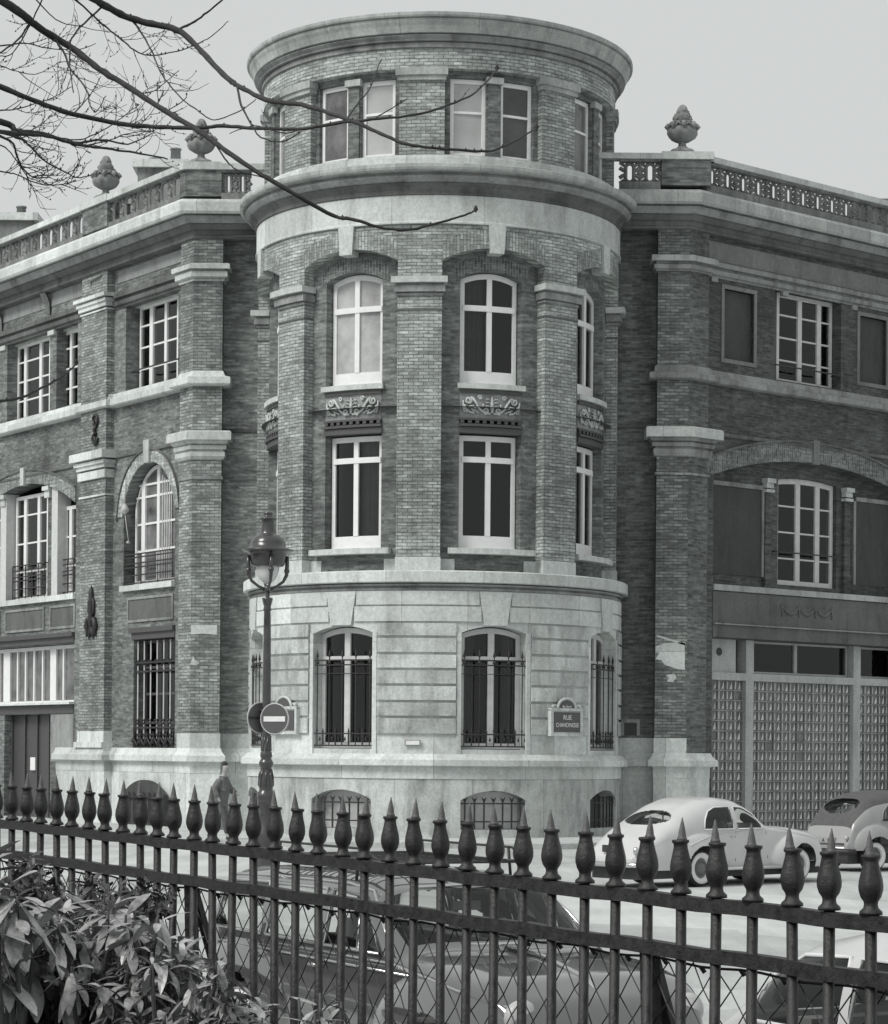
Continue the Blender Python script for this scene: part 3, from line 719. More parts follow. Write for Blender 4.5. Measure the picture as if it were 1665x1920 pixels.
# ------------------------------------------------------------------ right wing
def W2(mb, name, mat, parent=None): return W(mb, name, mat) if parent is None else mb.build(name, M[mat], parent)
def placeW(win, pane_mat=None, label=None): return place(win, loc=WL, pane_mat=pane_mat, label=label)
F = FR; dR = -RB
zA = lambda y: F.Z(1338, y, dR)
archL = F.S(1338, 890, dR); sm = F.S(1527, 870, dR); archR = 2*sm-archL
spr, apx = F.Z(1338, 889, dR), F.Z(1527, 869, dR)
sill_z = F.Z(1338, 1099, dR); beam_z = F.Z(1338, 1194, dR)
up0, up1 = F.S(1453, 640, dR), F.S(1577, 640, dR)
upz0, upz1 = F.Z(1455, 716, dR-.3), F.Z(1455, 546, dR-.3)
bl0, bl1 = F.S(1357, 600, dR), F.S(1413, 600, dR); blz0, blz1 = F.Z(1357, 672, dR), F.Z(1357, 541, dR)
um = (up0+F.S(1561, 640, dR))/2
b20, b21 = F.S(1611, 650, dR), F.S(1611, 650, dR)+(bl1-bl0)
z_cut = zR(740)
mb = MB()
mb.wall(F, prw, 30, z_cut, zR(425), dR-.5, dR, [(bl0, bl1, [(blz0, blz1, 0)]), (up0, up1, [(upz0, upz1, 0)]), (b20, b21, [(blz0, blz1, 0)])])
mb.wall(F, prw, archR+2.2, 0.05, z_cut, dR-.7, dR, [(archL, archR, [(-.3, beam_z, 0), (sill_z, spr, apx-spr)])])
mb.solid(F, archR+2.2, 30, .05, z_cut, dR-.5, dR)
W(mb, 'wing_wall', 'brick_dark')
placeW(window(F, F.S(1456, 640, dR-.3), F.S(1560, 640, dR-.3), upz0, upz1-.02, dR-.3, 'glass',
    [(F.S(1499, 640, dR-.3), .17), (F.S(1535, 640, dR-.3), .17)], [(upz0+(upz1-upz0)*k/4, .045, -.01) for k in (1, 2, 3)], 0, .11, 0, 'paint_old'))
def blind(s0, s1, z0, z1):
    q = MB(); f = .11
    for a, b, c, d_ in ((s0-f, s1+f, z1, z1+f), (s0-f, s1+f, z0-f, z0), (s0-f, s0, z0, z1), (s1, s1+f, z0, z1)): q.solid(F, a, b, c, d_, dR-.2, dR+.03)
    fr_ = W(q, 'blind_window', 'render'); fr_['label'] = 'walled-up window with a pale surround'
    q = MB(); q.solid(F, s0, s1, z0, z1, dR-.16, dR-.10); q.build('panel', M['panel'], fr_)
blind(bl0, bl1, blz0, blz1); blind(b20, b21, blz0, blz1)
# frieze, architrave, lower moulding lines
q = MB(); q.solid(F, prw+.1, 30, zR(476), zR(440), dR-.05, dR+.02); W(q, 'frieze', 'render')
sweepW([P2(F, prw, dR), P2(F, 30, dR)], pr(zR, [(.03, 508), (.03, 504), (.10, 502), (.12, 494), (.04, 493), (.04, 489), (.14, 487), (.14, 479), (.10, 477)]), 'architrave', 'stone_grey')
sweepW([P2(F, prw, dR), P2(F, 30, dR)], pr(zR, [(.03, 808), (.05, 806), (.05, 801), (.03, 800)]), 'string_course', 'stone_dark')
# consoles under the architrave
for px in (1337, 1470, 1600):
    s = F.S(px, 560, dR); q = MB(); q.solid(F, s-.12, s+.12, zR(517), zR(508), dR-.05, dR+.07); W(q, 'console', 'stone_grey')
q = MB(); q.solid(FR, prw, 28, .1, zR(432), -3.2, -3.1); q.solid(FR, prw, 28, F.Z(1338, 1150, dR), F.Z(1338, 1140, dR), -3.1, dR-.6); W(q, 'room_wall', 'room')
# arch ring
ex0 = archL-.35; ex1 = archR+.35
lo = arc(archL, archR, spr, apx-spr); zx = F.Z(1329, 862, dR); hi = arc(ex0, ex1, zx, F.Z(1527, 833, dR)-zx)
q = MB(); q.solid(F, ex0, ex1, lambda a: lo(min(max(a, archL), archR)), hi, dR-.05, dR+.035, 60); W(q, 'brick_arch', 'brick_arch_dark')
q = MB(); q.solid(F, ex0-.05, ex1+.05, hi, lambda a: hi(a)+.06, dR-.05, dR+.08, 60); W(q, 'hood_mould', 'stone_dark')
q = MB(); q.solid(F, sm-.13, sm+.13, apx-.04, hi(sm)+.1, dR-.05, dR+.09); W(q, 'keystone', 'render')
# infill of the arch
d2 = dR-.42
w0, w1 = F.S(1452, 1000, d2-.12), F.S(1562, 1000, d2-.12); wz0, wz1 = F.Z(1452, 1096, d2-.12), F.Z(1452, 899, d2-.12)
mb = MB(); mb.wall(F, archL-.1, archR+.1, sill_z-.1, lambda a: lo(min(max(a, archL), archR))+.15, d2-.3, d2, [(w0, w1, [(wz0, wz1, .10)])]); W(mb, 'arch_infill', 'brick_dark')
placeW(window(F, w0+.02, w1-.02, wz0+.01, wz1, d2-.12, 'glass', [(w0+(w1-w0)*.385, .19), (w0+(w1-w0)*.72, .19)], [(wz0+(wz1-wz0)*k/4+.02, .045, -.01) for k in (1, 2, 3)], .09, .13, 0, 'paint_old'), 'glass')
for a0, a1 in ((archL+.02, F.S(1426, 1000, d2)), (F.S(1602, 1000, d2), archR-.02)):
    z0, z1 = F.Z(1400, 1080, d2), F.Z(1400, 916, d2)
    q = MB(); q.solid(F, a0, a1, z0, z1, d2-.05, d2+.02); f = W(q, 'blind_panel', 'panel')
    q = MB(); q.solid(F, a0, a1+.1, z1, z1+.12, d2-.05, d2+.06); q.solid(F, (a1 if a0 < sm else a0-.1), (a1+.1 if a0 < sm else a0), z0, z1, d2-.05, d2+.06); q.build('panel_frame', M['stone_grey'], f)
for px, y in ((1442, 899), (1590, 917)):
    s = F.S(px, y, d2+.1); z = F.Z(px, y, d2+.1); q = MB()
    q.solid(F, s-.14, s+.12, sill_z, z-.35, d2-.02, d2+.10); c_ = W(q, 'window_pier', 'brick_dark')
    q = MB(); q.solid(F, s-.19, s+.17, z-.1, z+.02, d2, d2+.22); q.solid(F, s-.16, s+.14, z-.24, z-.1, d2, d2+.16); q.solid(F, s-.18, s+.16, z-.36, z-.28, d2, d2+.18); q.build('capital', M['stone_light'], c_)
q = MB(); q.solid(F, archL, archR, sill_z-.1, sill_z+.06, dR-.5, dR+.06); W(q, 'sill_band', 'stone_trim')
q = MB(); q.solid(F, archL, archR, F.Z(1338, 1170, dR), F.Z(1338, 1176, dR)+.12, dR-.2, dR+.10); W(q, 'string_course', 'stone_grey')
q = MB(); q.solid(F, archL, archR, beam_z, F.Z(1338, 1108, dR), dR-.2, dR+.02); W(q, 'spandrel', 'render_dark') if 'render_dark' in M else None
M['render_dark'] = stone('dark_render', .12, .2, 1.5, .3); W(q, 'spandrel', 'render_dark')
q = MB()                                           # low carved festoon over the garage
gs, gz = F.S(1512, 1148, dR), F.Z(1512, 1148, dR)
for k in (-1, 0, 1):
    q.tube([F.pt(gs+k*.72-.36+.72*i/8, gz+.12-.2*math.sin(PI*i/8), dR+.03) for i in range(9)], [.02+.03*math.sin(PI*i/8) for i in range(9)], 6)
for k in range(4): q.tube([F.pt(gs+(k-1.5)*.72, gz+.16, dR+.03), F.pt(gs+(k-1.5)*.72, gz-.16, dR+.03)], [.05, .02], 6)
q.solid(F, gs-1.15, gs+1.15, gz+.13, gz+.16, dR, dR+.03)
W(q, 'festoon_relief', 'render_dark')
q = MB(); q.solid(F, archL, archR, beam_z-.02, F.Z(1338, 1174, dR), dR-.5, dR-.04)
for k in range(9): q.lathe([(0, -.02), (.06, 0), (0, .03)], F.pt(archL+.5+k*1.1, beam_z+.12, dR-.03), 6)
W(q, 'iron_beam', 'wood_dark')
# garage front: concrete frame, glass blocks
d3 = dR-.45
p1, p2 = F.S(1405, 1400, d3+.1), F.S(1606, 1400, d3+.1); dp = p2-p1
tz0, tz1 = F.Z(1338, 1274, d3+.1), F.Z(1338, 1260, d3+.1); topz = beam_z
q = MB()
posts = [p1, p2, p2+dp]
for p in posts: q.solid(F, p-.16, p+.16, .1, topz+.1, d3-.25, d3+.1)
q.solid(F, archL, archR, tz0, tz1, d3-.2, d3+.104)
for p in posts: q.solid(F, p+.16, p+.30, tz0, topz, d3-.25, d3-.02) if False else None
W(q, 'concrete_frame', 'concrete')
q = MB(); q.solid(F, archL-.1, p1-.5, tz1, topz+.1, d3-.1, d3+.02); pf = W(q, 'concrete_infill', 'concrete')
q = MB(); q.lathe([(.11, -.01), (.11, .02)], (0, 0, 0), 16)
me = q.mesh('vent_hole', M['panel']); c = F.pt(F.S(1347, 1222, d3), F.Z(1347, 1222, d3), d3+.02)
me.transform(Matrix.Translation(Vector(c)) @ Matrix.Rotation(math.atan2(F.n[1], F.n[0]), 4, 'Z') @ Matrix.Rotation(PI/2, 4, 'Y')); link('vent_hole', me, pf)
prev = p1+.16
for k, p in enumerate(posts[1:]):
    a0, a1 = prev, p-.16
    placeW(window(F, a0+.02, a1-.02, tz1+.02, topz-.02, d3-.12, 'glass', [((a0+a1)/2-.15, .12)], [], 0, .05, 0, 'concrete'))
    prev = p+.16
rj = random.Random(9); M['prism'] = plain('block_prism', .60, .3, 0, .3, 4)
segs = [(archL, p1-.16)]+[(posts[i]+.16, posts[i+1]-.16) for i in range(2)]
cw = (segs[1][1]-segs[1][0])/13
for a0, a1 in segs:
    n_ = max(2, round((a1-a0)/cw)); n_ = n_ if a0 != archL else round((a1-a0)/cw)
    rows = 15; h_ = (tz0-.15)/rows
    b = MB(); b.solid(F, a0, a1, .15, tz0, d3-.2, d3-.05)
    pn = W(b, 'glass_block_panel', 'block')
    b = MB(); g = MB()
    for i in range(n_+1):
        s = a1-i*cw
        if s < a0-.01: break
        g.solid(F, max(a0, s-.018), min(a1, s+.018), .15, tz0, d3-.06, d3-.015)
        if s-cw < a0-.05: continue
        for j in range(rows):
            if rj.random() < .02: continue
            z = .15+j*h_
            # wedge shaped prism of each block
            jx = rj.uniform(-.006, .006); xm = s-cw*.34+jx; wb = .055*rj.uniform(.8, 1.15)
            A, B_, C_ = F.pt(xm-wb, z+.03, d3-.05), F.pt(xm+wb, z+.03, d3-.05), F.pt(xm, z+.05, d3-.005)
            C2 = F.pt(xm+.005, z+h_*rj.uniform(.92, .97), d3-.03)
            b.quad([A, C_, C2], [(0, 0), (1, 0), (1, 1)]); b.quad([C_, B_, C2], [(0, 0), (1, 0), (1, 1)]); b.quad([A, B_, C_], [(0, 0)]*3)
            e0 = s-cw+.035; b.quad([F.pt(e0, z+.03, d3-.048), F.pt(e0+.035, z+.03, d3-.03), F.pt(e0+.03, z+h_*.9, d3-.03), F.pt(e0, z+h_*.92, d3-.048)], [(0, 0)]*4)
    for j in range(rows+1): g.solid(F, a0, a1, .15+j*h_-.018, .15+j*h_+.018, d3-.06, d3-.013)
    b.build('prisms', M['prism'], pn); g.build('mortar_grid', M['stone_grey'], pn)
# garage side reveal gets its own base
# bars before the wing windows
def guard(F, s0, s1, zs, d, name='window_rail', posts=0, z0=None, parent=None):
    q = MB()
    for z in zs: q.bar(F.pt(s0, z, d), F.pt(s1, z, d), .035)
    for i in range(posts):
        a = s0+(s1-s0)*i/(posts-1); q.bar(F.pt(a, z0, d), F.pt(a, max(zs), d), .03)
    for s in (s0, s1): q.bar(F.pt(s, max(zs), d), F.pt(s, max(zs), d-.3), .035)
    return W(q, name, 'iron')
guard(F, F.S(1454, 690, dR), F.S(1572, 690, dR), [F.Z(1454, 684, dR)], dR+.04)
guard(F, F.S(1448, 1040, d2), F.S(1570, 1040, d2), [F.Z(1448, 1034, d2)], d2+.10)

# ------------------------------------------------------------------ left wing
F = FLn; dL = -LB
S_ = lambda px, py, d=dL: F.S(px, py, d)
Z_ = lambda px, py, d=dL: F.Z(px, py, d)
cut1, cut2 = zL(740), Z_(300, 1150)
u0, u1 = S_(236, 640), S_(334, 640); uz0, uz1 = Z_(300, 718), Z_(300, 553)
m0, m1 = S_(232, 1000), S_(328, 1000); mz0 = Z_(300, 1092); 
mspr, mapx = Z_(328, 905), Z_(280, 866)
mspr = mapx-(m1-m0)/2*.82
g0, g1 = S_(250, 1300), S_(328, 1300); gz0, gz1 = Z_(300, 1405), Z_(300, 1194)
# second bay (double windows)
v1 = S_(146, 640); v0 = v1-(S_(146, 640)-S_(14, 640)); vz0, vz1 = Z_(100, 768), Z_(100, 618)
n1 = S_(142, 1020); n0 = S_(-70, 1020); nz0 = Z_(100, 1117); nspr, napx = Z_(142, 942), Z_(47, 909)
na = 2*S_(47, 909)-n1; n0 = na
s1_ = S_(139, 1260); s0_ = S_(-75, 1260)
mb = MB()
mb.wall(F, pA1, -plw, cut1, zL(443), dL-.6, dL, [(u0, u1, [(uz0, uz1, 0)])])
mb.wall(F, pA1, -plw, 1.8, cut1, dL-.6, dL, [(m0, m1, [(mz0, mspr, mapx-mspr)])]) if False else None
mb.wall(F, pA1, -plw, cut2, cut1, dL-.6, dL, [(m0, m1, [(mz0, mspr, (mapx-mspr))])])
mb.wall(F, pA1, -plw, 1.8, cut2, dL-.6, dL, [(g0, g1, [(gz0, gz1, 0)])])
mb.wall(F, -34, pA1, cut1, zL(443), dL-.6, dL, [(v0, v1, [(vz0, vz1, 0)])])
mb.wall(F, -34, pA1, cut2, cut1, dL-.6, dL, [(n0, n1, [(nz0, nspr, napx-nspr)])])
sz0, sz1 = Z_(100, 1320), Z_(100, 1208)
dr0, dr1 = S_(8, 1400), S_(94, 1400); drz = Z_(60, 1340)
mb.wall(F, -34, pA1, drz, cut2, dL-.6, dL, [(s0_, s1_, [(sz0, sz1, 0)])])
mb.wall(F, -34, pA1, 0, drz, dL-.6, dL, [(dr0, dr1, [(-.2, drz, 0)])])
W(mb, 'wing_wall', 'brick_mid')
q = MB(); q.solid(F, pA0, pA1, 1.9, zL(443), dL-.1, 0); wp = W(q, 'wing_pilaster', 'brick_pale2')
def capb(zf_list, s0, s1, mat, nm, par=None):
    q = MB()
    for (y0, y1, d) in zf_list: q.solid(F, s0-d, s1+d, zL(y1), zL(y0), dL-.1, d)
    return q.build(nm, M[mat], par) if par else W(q, nm, mat)
capb([(494, 501, .2), (504, 510, .13), (510, 519, .08), (523, 526, .04)], pA0, pA1, 'stone_light', 'capital', wp)
capb([(808, 824, .26), (827, 834, .16), (834, 842, .10), (846, 862, .07), (894, 898, .04)], pA0, pA1, 'stone_light', 'capital', wp)
q = MB(); q.solid(F, pA0-.05, pA1+.05, zL(1394), zL(1370), dL, .03); q.solid(F, pA0-.1, pA1+.1, zL(1403), zL(1392), dL, .12); q.build('pilaster_base', M['stone_light'], wp)
# leafy relief panel at the top, iron wall anchors
def iron_anchor(px, py, kind):
    s, z = F.hit(px, py, .05); q = MB(); P = lambda x, y: F.pt(s+x, z+y, .05)
    if kind == 'S':
        q.tube([P(.16*math.cos(t)*(.6 if t > 3 else 1), .28+.16*math.sin(t)) for t in [x*.5-1.2 for x in range(12)]], .04, 6)
        q.tube([P(.10, .15), P(-.06, .0), P(.05, -.15)], .055, 6)
        q.tube([P(-.16*math.cos(t), -.26-.14*math.sin(t)) for t in [x*.5-1.2 for x in range(10)]], .045, 6)
        q.tube([P(0, -.2), P(0, -.5)], [.06, .01], 6)
    else:
        q.tube([P(0, -.6), P(0, -.2), P(0, .3), P(0, .62), P(0, .82)], [.04, .10, .08, .09, .01], 7)
        for sg in (-1, 1):
            q.tube([P(0, .5), P(sg*.15, .35), P(sg*.16, .05), P(sg*.04, -.1)], [.03, .05, .05, .03], 6)
            q.tube([P(0, -.15), P(sg*.2, -.18), P(sg*.28, -.38), P(sg*.2, -.55), P(sg*.3, -.66)], [.05, .09, .1, .08, .03], 7)
            q.tube([P(0, -.4), P(sg*.1, -.6), P(sg*.14, -.78)], [.07, .06, .01], 6)
    return W(q, 'wall_anchor', 'iron')
iron_anchor(178, 806, 'S'); iron_anchor(171, 1150, 'F')
s, z = F.hit(178, 527, .03); q = MB()
for k in range(6): q.tube([F.pt(s-.3+k*.12, z-.06+.03*k, .01), F.pt(s-.27+k*.12, z+.08, .04), F.pt(s-.18+k*.12, z+.05+.02*k, .02)], [.02, .04, .01], 5)
W(q, 'leaf_relief', 'stone_grey')
# first bay windows
placeW(window(F, S_(262, 640, dL-.4), S_(334, 640, dL-.4), uz0+.02, uz1-.02, dL-.4, 'glass', [(S_(284, 640, dL-.4), .2), (S_(311, 640, dL-.4), .14)], [(uz0+(uz1-uz0)*k/4+.03, .05, -.01) for k in (1, 2, 3)], 0, .08, 0))
q = MB(); q.solid(F, u0, u1, uz1-.04, uz1+.07, dL-.5, dL-.3); W(q, 'lintel', 'stone')
ma, mb_ = S_(250, 1000, dL-.35), S_(330, 1000, dL-.35)
wi = placeW(window(F, m0+.14, m1-.01, mz0+.03, mspr+.04, dL-.30, 'glass_mid', [(S_(272, 1000, dL-.35), .22), (S_(300, 1000, dL-.35), .16)], [(Z_(300, y, dL-.35), .06, .0) for y in (905, 928, 979, 1030)], mapx-mspr-.08, .09, .02))
q = MB()
for k in range(9): q.solid(F, S_(305, 1000, dL-.35)+k*.07, S_(305, 1000, dL-.35)+k*.07+.05, mz0+.1, mapx-.35-k*.04, dL-.335, dL-.315+.02*(k % 2))
W(q, 'net_curtain', 'curtain', wi) if False else q.build('net_curtain', M['curtain'], wi)
q = MB(); q.solid(F, u0-.02, u0+.0, 0, 0, 0, 0) if False else None
sweepW([P2(F, pA1, dL), P2(F, -plw, dL)], pr(zL, [(.02, 826), (.06, 824), (.06, 820), (.02, 819)]), 'string_course', 'stone_dark')
sweepW([P2(F, -34, dL), P2(F, pA0, dL)], pr(zL, [(.02, 826), (.06, 824), (.06, 820), (.02, 819)]), 'string_course', 'stone_dark')
ml = arc(m0, m1, mspr, mapx-mspr); mh = arc(m0-.33, m1+.33, mspr-.15, mapx-mspr+.5)
q = MB(); q.solid(F, m0-.33, m1+.33, lambda a: ml(min(max(a, m0), m1)) if m0 < a < m1 else mspr-.15, mh, dL-.05, dL+.04, 50); W(q, 'brick_arch', 'brick_arch')
q = MB(); q.solid(F, m0-.38, m1+.38, mh, lambda a: mh(a)+.05, dL-.05, dL+.08, 50); W(q, 'hood_mould', 'stone_dark')
sk = (m0+m1)/2; q = MB(); q.solid(F, sk-.17, sk+.17, mapx-.03, mapx+.62, dL-.05, dL+.12); W(q, 'keystone', 'stone')
q = MB(); q.solid(F, m0-.03, m1+.03, mz0-.16, mz0, dL-.4, dL+.12); W(q, 'window_sill', 'stone_light')
guard(F, m0+.05, m1-.02, [mz0+.06+k*.19 for k in (0, 1.2, 2.4, 3.0, 3.9, 4.4)], dL-.02, 'balcony_rail', 4, mz0+.02)
def framed(s0, s1, z0, z1, nm='spandrel_panel'):
    q = MB(); f = .07
    for a, b, c, e in ((s0, s1, z1-f, z1), (s0, s1, z0, z0+f), (s0, s0+f, z0+f, z1-f), (s1-f, s1, z0+f, z1-f)): q.solid(F, a, b, c, e, dL-.15, dL+.04)
    o = W(q, nm, 'stone_grey'); q = MB(); q.solid(F, s0+f, s1-f, z0+f, z1-f, dL-.15, dL+.012); q.build('panel', M['render_dark'], o)
framed(S_(240, 1140), S_(326, 1140), Z_(300, 1163), Z_(300, 1115))
q = MB(); q.solid(F, g0-.1, g1, gz1-.03, gz1+.16, dL-.4, dL+.03); q.solid(F, g0-.15, g1, gz1+.16, gz1+.3, dL-.3, dL+.10); W(q, 'lintel_moulding', 'wood_dark')
go = placeW(window(F, g0+.02, g1-.02, gz0+.02, gz1-.05, dL-.35, 'glass', [], [(gz0+(gz1-gz0)*k, .07, 0) for k in (.24, .50, .74)], 0, .07, 0, 'wood_dark'))
# tall grille: pale bars, dark scroll bands
q, k2 = MB(), MB()
for i in range(7):
    a = g0+.08+(g1-g0-.16)*i/6; q.bar(F.pt(a, gz0+.3, dL-.1), F.pt(a, gz1-.08, dL-.1), .035)
    for z in (gz0+.72, gz0+.0+(gz1-gz0)*.76):
        for sg in (-1, 1): k2.tube([F.pt(a+sg*.02, z, dL-.07), F.pt(a+sg*.09, z+.05, dL-.07), F.pt(a+sg*.07, z+.13, dL-.07), F.pt(a+sg*.02, z+.10, dL-.07)], .02, 5)
    k2.bar(F.pt(a, gz0, dL-.05), F.pt(a, gz0+.5, dL-.0), .04); k2.lathe([(0, 0), (.07, .06), (.05, .14), (0, .25)], F.pt(a, gz0+.15, dL+.02), 6)
for z in (gz0+.05, gz0+.42, gz0+.62, gz0+(gz1-gz0)*.70, gz0+(gz1-gz0)*.78): k2.bar(F.pt(g0, z, dL-.07), F.pt(g1, z, dL-.07), .05)
k2.bar(F.pt(g0+.01, gz0, dL-.07), F.pt(g0+.01, gz1-.3, dL-.07), .04); k2.bar(F.pt(g1-.01, gz0, dL-.07), F.pt(g1-.01, gz1-.3, dL-.07), .04)
k2.tube([F.pt(g0+(g1-g0)*i/24, gz0+.22+.1*math.sin(i*1.57), dL+.04) for i in range(25)], .035, 5)
gr = W(k2, 'window_grille', 'iron'); q.build('grille_bars', M['paint_old'], gr)
# second bay: pairs of windows with a brick pier between
def rows(z0, z1, n): return [(z0+(z1-z0)*k/n+.02, .05, -.01) for k in range(1, n)]
dd = dL-.35
x0, x1, x2, x3 = S_(33, 700, dd), S_(94, 700, dd), S_(118, 690, dd), S_(152, 690, dd)
placeW(window(F, x0, x1, vz0+.02, vz1-.05, dd, 'glass', [(x0+(x1-x0)*.25, .18), (x0+(x1-x0)*.72, .18)], rows(vz0, vz1, 4), 0, .08))
placeW(window(F, x2, x3, vz0+.02, vz1-.05, dd, 'glass', [(x2+(x3-x2)*.45, .14)], rows(vz0, vz1, 4), 0, .10))
placeW(window(F, x0-3.1, x0-1.0, vz0+.02, vz1-.05, dd, 'glass', [(x0-2.3, .18)], rows(vz0, vz1, 4), 0, .10))
q = MB(); 
for a, b, px in ((S_(92, 700), S_(104, 700), 98), (S_(1, 700), S_(13, 700), 7)):
    q = MB(); q.solid(F, a, b, vz0, vz1, dL-.5, dL-.03); wpi = W(q, 'window_pier', 'brick_mid')
    q = MB(); a = S_(px, 620); q.solid(F, a-.22, a+.22, vz1-.16, vz1-.02, dL-.3, dL+.06); q.build('capital', M['stone'], wpi)
q = MB(); q.solid(F, v0, v1, vz1-.06, vz1+.03, dL-.4, dL-.25); W(q, 'lintel', 'stone')
q = MB(); q.solid(F, -34, pA0, zL(476), zL(446), dL-.05, dL+.02); q.solid(F, pA1+.25, -plw-.1, zL(476), zL(452), dL-.05, dL+.02); W(q, 'frieze', 'render_pale') if 'render_pale' in M else None
M['render_pale'] = stone('pale_render', .30, .15, 1.2, .2); W(q, 'frieze', 'render_pale')
for a, b in ((-34, pA0), (pA1, -plw)):
    sweepW([P2(F, a, dL), P2(F, b, dL)], pr(zL, [(.03, 527), (.03, 523), (.10, 520), (.12, 512), (.04, 511), (.04, 507), (.14, 505), (.14, 497), (.10, 495)]), 'architrave', 'stone_dark')
for px, y in ((95, 560), (5, 590)):
    q = MB(); s_ = S_(px, y); q.tube([F.pt(s_, zL(447), dL+.25), F.pt(s_, zL(470), dL+.1), F.pt(s_, zL(492), dL+.05)], [.14, .12, .06], 4)
    W(q, 'console', 'stone_grey')
x0, x1, x2, x3 = S_(30, 1020, dd), S_(90, 1020, dd), S_(122, 1020, dd), S_(158, 1020, dd)
nt_ = lambda px: arc(n0, n1, nspr, napx-nspr)(S_(px, 1000))
placeW(window(F, x0, x1, nz0+.02, nt_(60)-.25, dd, 'glass', [(x0+(x1-x0)*.3, .20), (x0+(x1-x0)*.72, .18)], rows(nz0, nt_(60), 4), 0, .10), label='tall casement with dark panes beside the pale post')
placeW(window(F, x2, x3, nz0+.02, nt_(130)-.2, dd, 'glass', [(x2+(x3-x2)*.3, .18)], rows(nz0, nt_(60), 4), 0, .10))
placeW(window(F, n0+.4, x0-1.0, nz0+.02, nt_(60)-.3, dd, 'glass', [(n0+2.0, .2)], rows(nz0, nt_(60), 4), 0, .10))
for a, b, c in ((94, 105, 100), (-2, 9, 3)): q = MB(); q.solid(F, S_(a, 1000), S_(b, 1000), nz0, nt_(c)+.02, dL-.5, dL-.05); W(q, 'window_post', 'paint_old')
q = MB(); q.solid(F, S_(84, 1000), S_(94, 1000)-.01, nz0, nt_(90), dL-.5, dL-.1); W(q, 'window_pier', 'brick_mid')
for px in (88, 5): q = MB(); a = S_(px, 940); z = nt_(px)-.15; q.solid(F, a-.25, a+.2, z, z+.13, dL-.2, dL+.06); q.solid(F, a-.2, a+.15, z-.22, z, dL-.2, dL); W(q, 'console', 'stone_light')
nl = arc(n0, n1, nspr, napx-nspr); nh = arc(n0-.4, n1+.1, nspr+.42, napx-nspr)
q = MB(); q.solid(F, n0, n1+.02, lambda a: nl(min(max(a, n0), n1)), nh, dL-.05, dL+.04, 60); W(q, 'brick_arch', 'brick_arch')
q = MB(); q.solid(F, n0, n1+.02, nh, lambda a: nh(a)+.05, dL-.05, dL+.08, 60); W(q, 'hood_mould', 'stone_dark')
sk = (n0+n1)/2; q = MB(); q.solid(F, sk-.13, sk+.13, napx-.03, napx+.52, dL-.05, dL+.12); W(q, 'keystone', 'stone_light')
q = MB(); q.solid(F, n0, n1+.02, nz0-.17, nz0, dL-.4, dL+.10); W(q, 'window_sill', 'stone_light')
guard(F, x0, x1, [nz0+.1+k*.2 for k in (0, 1.3, 2.6, 3.2, 4.2, 5)], dL-.25, 'balcony_rail', 6, nz0+.02)
guard(F, x2, x3-.1, [nz0+.1+k*.2 for k in (0, 1.3, 2.6, 3.2, 4.2, 5)], dL-.25, 'balcony_rail', 4, nz0+.02)
zz0, zz1 = Z_(100, 1180), Z_(100, 1136)
framed(S_(95, 1150), S_(142, 1150), zz0, zz1); framed(S_(11, 1150), S_(84, 1150), zz0, zz1); framed(S_(-70, 1150), S_(2, 1150), zz0, zz1)
q = MB(); q.solid(F, s0_, s1_, sz1+.02, sz1+.2, dL-.4, dL+.03); q.solid(F, s0_, s1_+.05, sz1+.2, sz1+.32, dL-.3, dL+.12)
W(q, 'lintel_moulding', 'wood_dark')
mu = [(S_(px, 1260, dd), wd) for px, wd in ((16, .5), (103, .42))]
th = [(S_(px, 1260, dd), .09) for px in (2, 36, 51, 67, 83, 122)]
placeW(window(F, s0_, s1_, sz0+.02, sz1-.02, dL-.3, 'glass_mid', mu+th, [], 0, .1), label='long low window of narrow panes above the dark door')
q = MB(); q.solid(F, s0_, s1_+.04, sz0-.02, sz0+.05, dL-.3, dL+.18); W(q, 'window_sill', 'stone_light')
q = MB(); q.solid(F, s0_, s1_, drz+.02, sz0-.06, dL-.1, dL+.03); W(q, 'door_lintel', 'wood_dark')
q = MB(); q.solid(F, dr0, dr1, .0, drz, dL-.4, dL-.3)
for k in (.0, .28, .55, .8): q.solid(F, dr0+(dr1-dr0)*k, dr0+(dr1-dr0)*k+.08, .15, drz, dL-.32, dL-.24)
do = W(q, 'door', 'door'); q = MB(); q.solid(F, S_(61, 1430, dL-.3), S_(70, 1430, dL-.3), Z_(60, 1444, dL-.3), Z_(60, 1420, dL-.3), dL-.32, dL-.22); q.build('door_notice', M['paint'], do)
q = MB(); q.solid(F, S_(95, 1400)+.05, S_(139, 1380), 1.9, drz-.01, dL-.1, dL+.02); W(q, 'door_pier', 'stone_grey')
guard(F, S_(247, 690, dL), S_(335, 690, dL), [Z_(300, 683, dL)], dL+.04)
q = MB(); q.solid(F, -34, -plw-.6, 1.2, zL(452), -3.3, -3.2); W(q, 'room_wall', 'room')
# basement window under the grille
q = MB(); a0, a1 = S_(232, 1500, 0), S_(308, 1500, 0)
q.solid(F, a0, a1, .15, arc(a0, a1, F.Z(300, 1490, 0), .4), -.1, .03); bo = W(q, 'basement_opening', 'panel')
q = MB()
for k in range(8): a = a0+(a1-a0)*(k+.5)/8; q.bar(F.pt(a, .2, .08), F.pt(a, F.Z(300, 1486, 0), .08), .035)
q.bar(F.pt(a0, F.Z(300, 1496, 0), .08), F.pt(a1, F.Z(300, 1496, 0), .08), .04); q.build('basement_grille', M['iron'], bo)

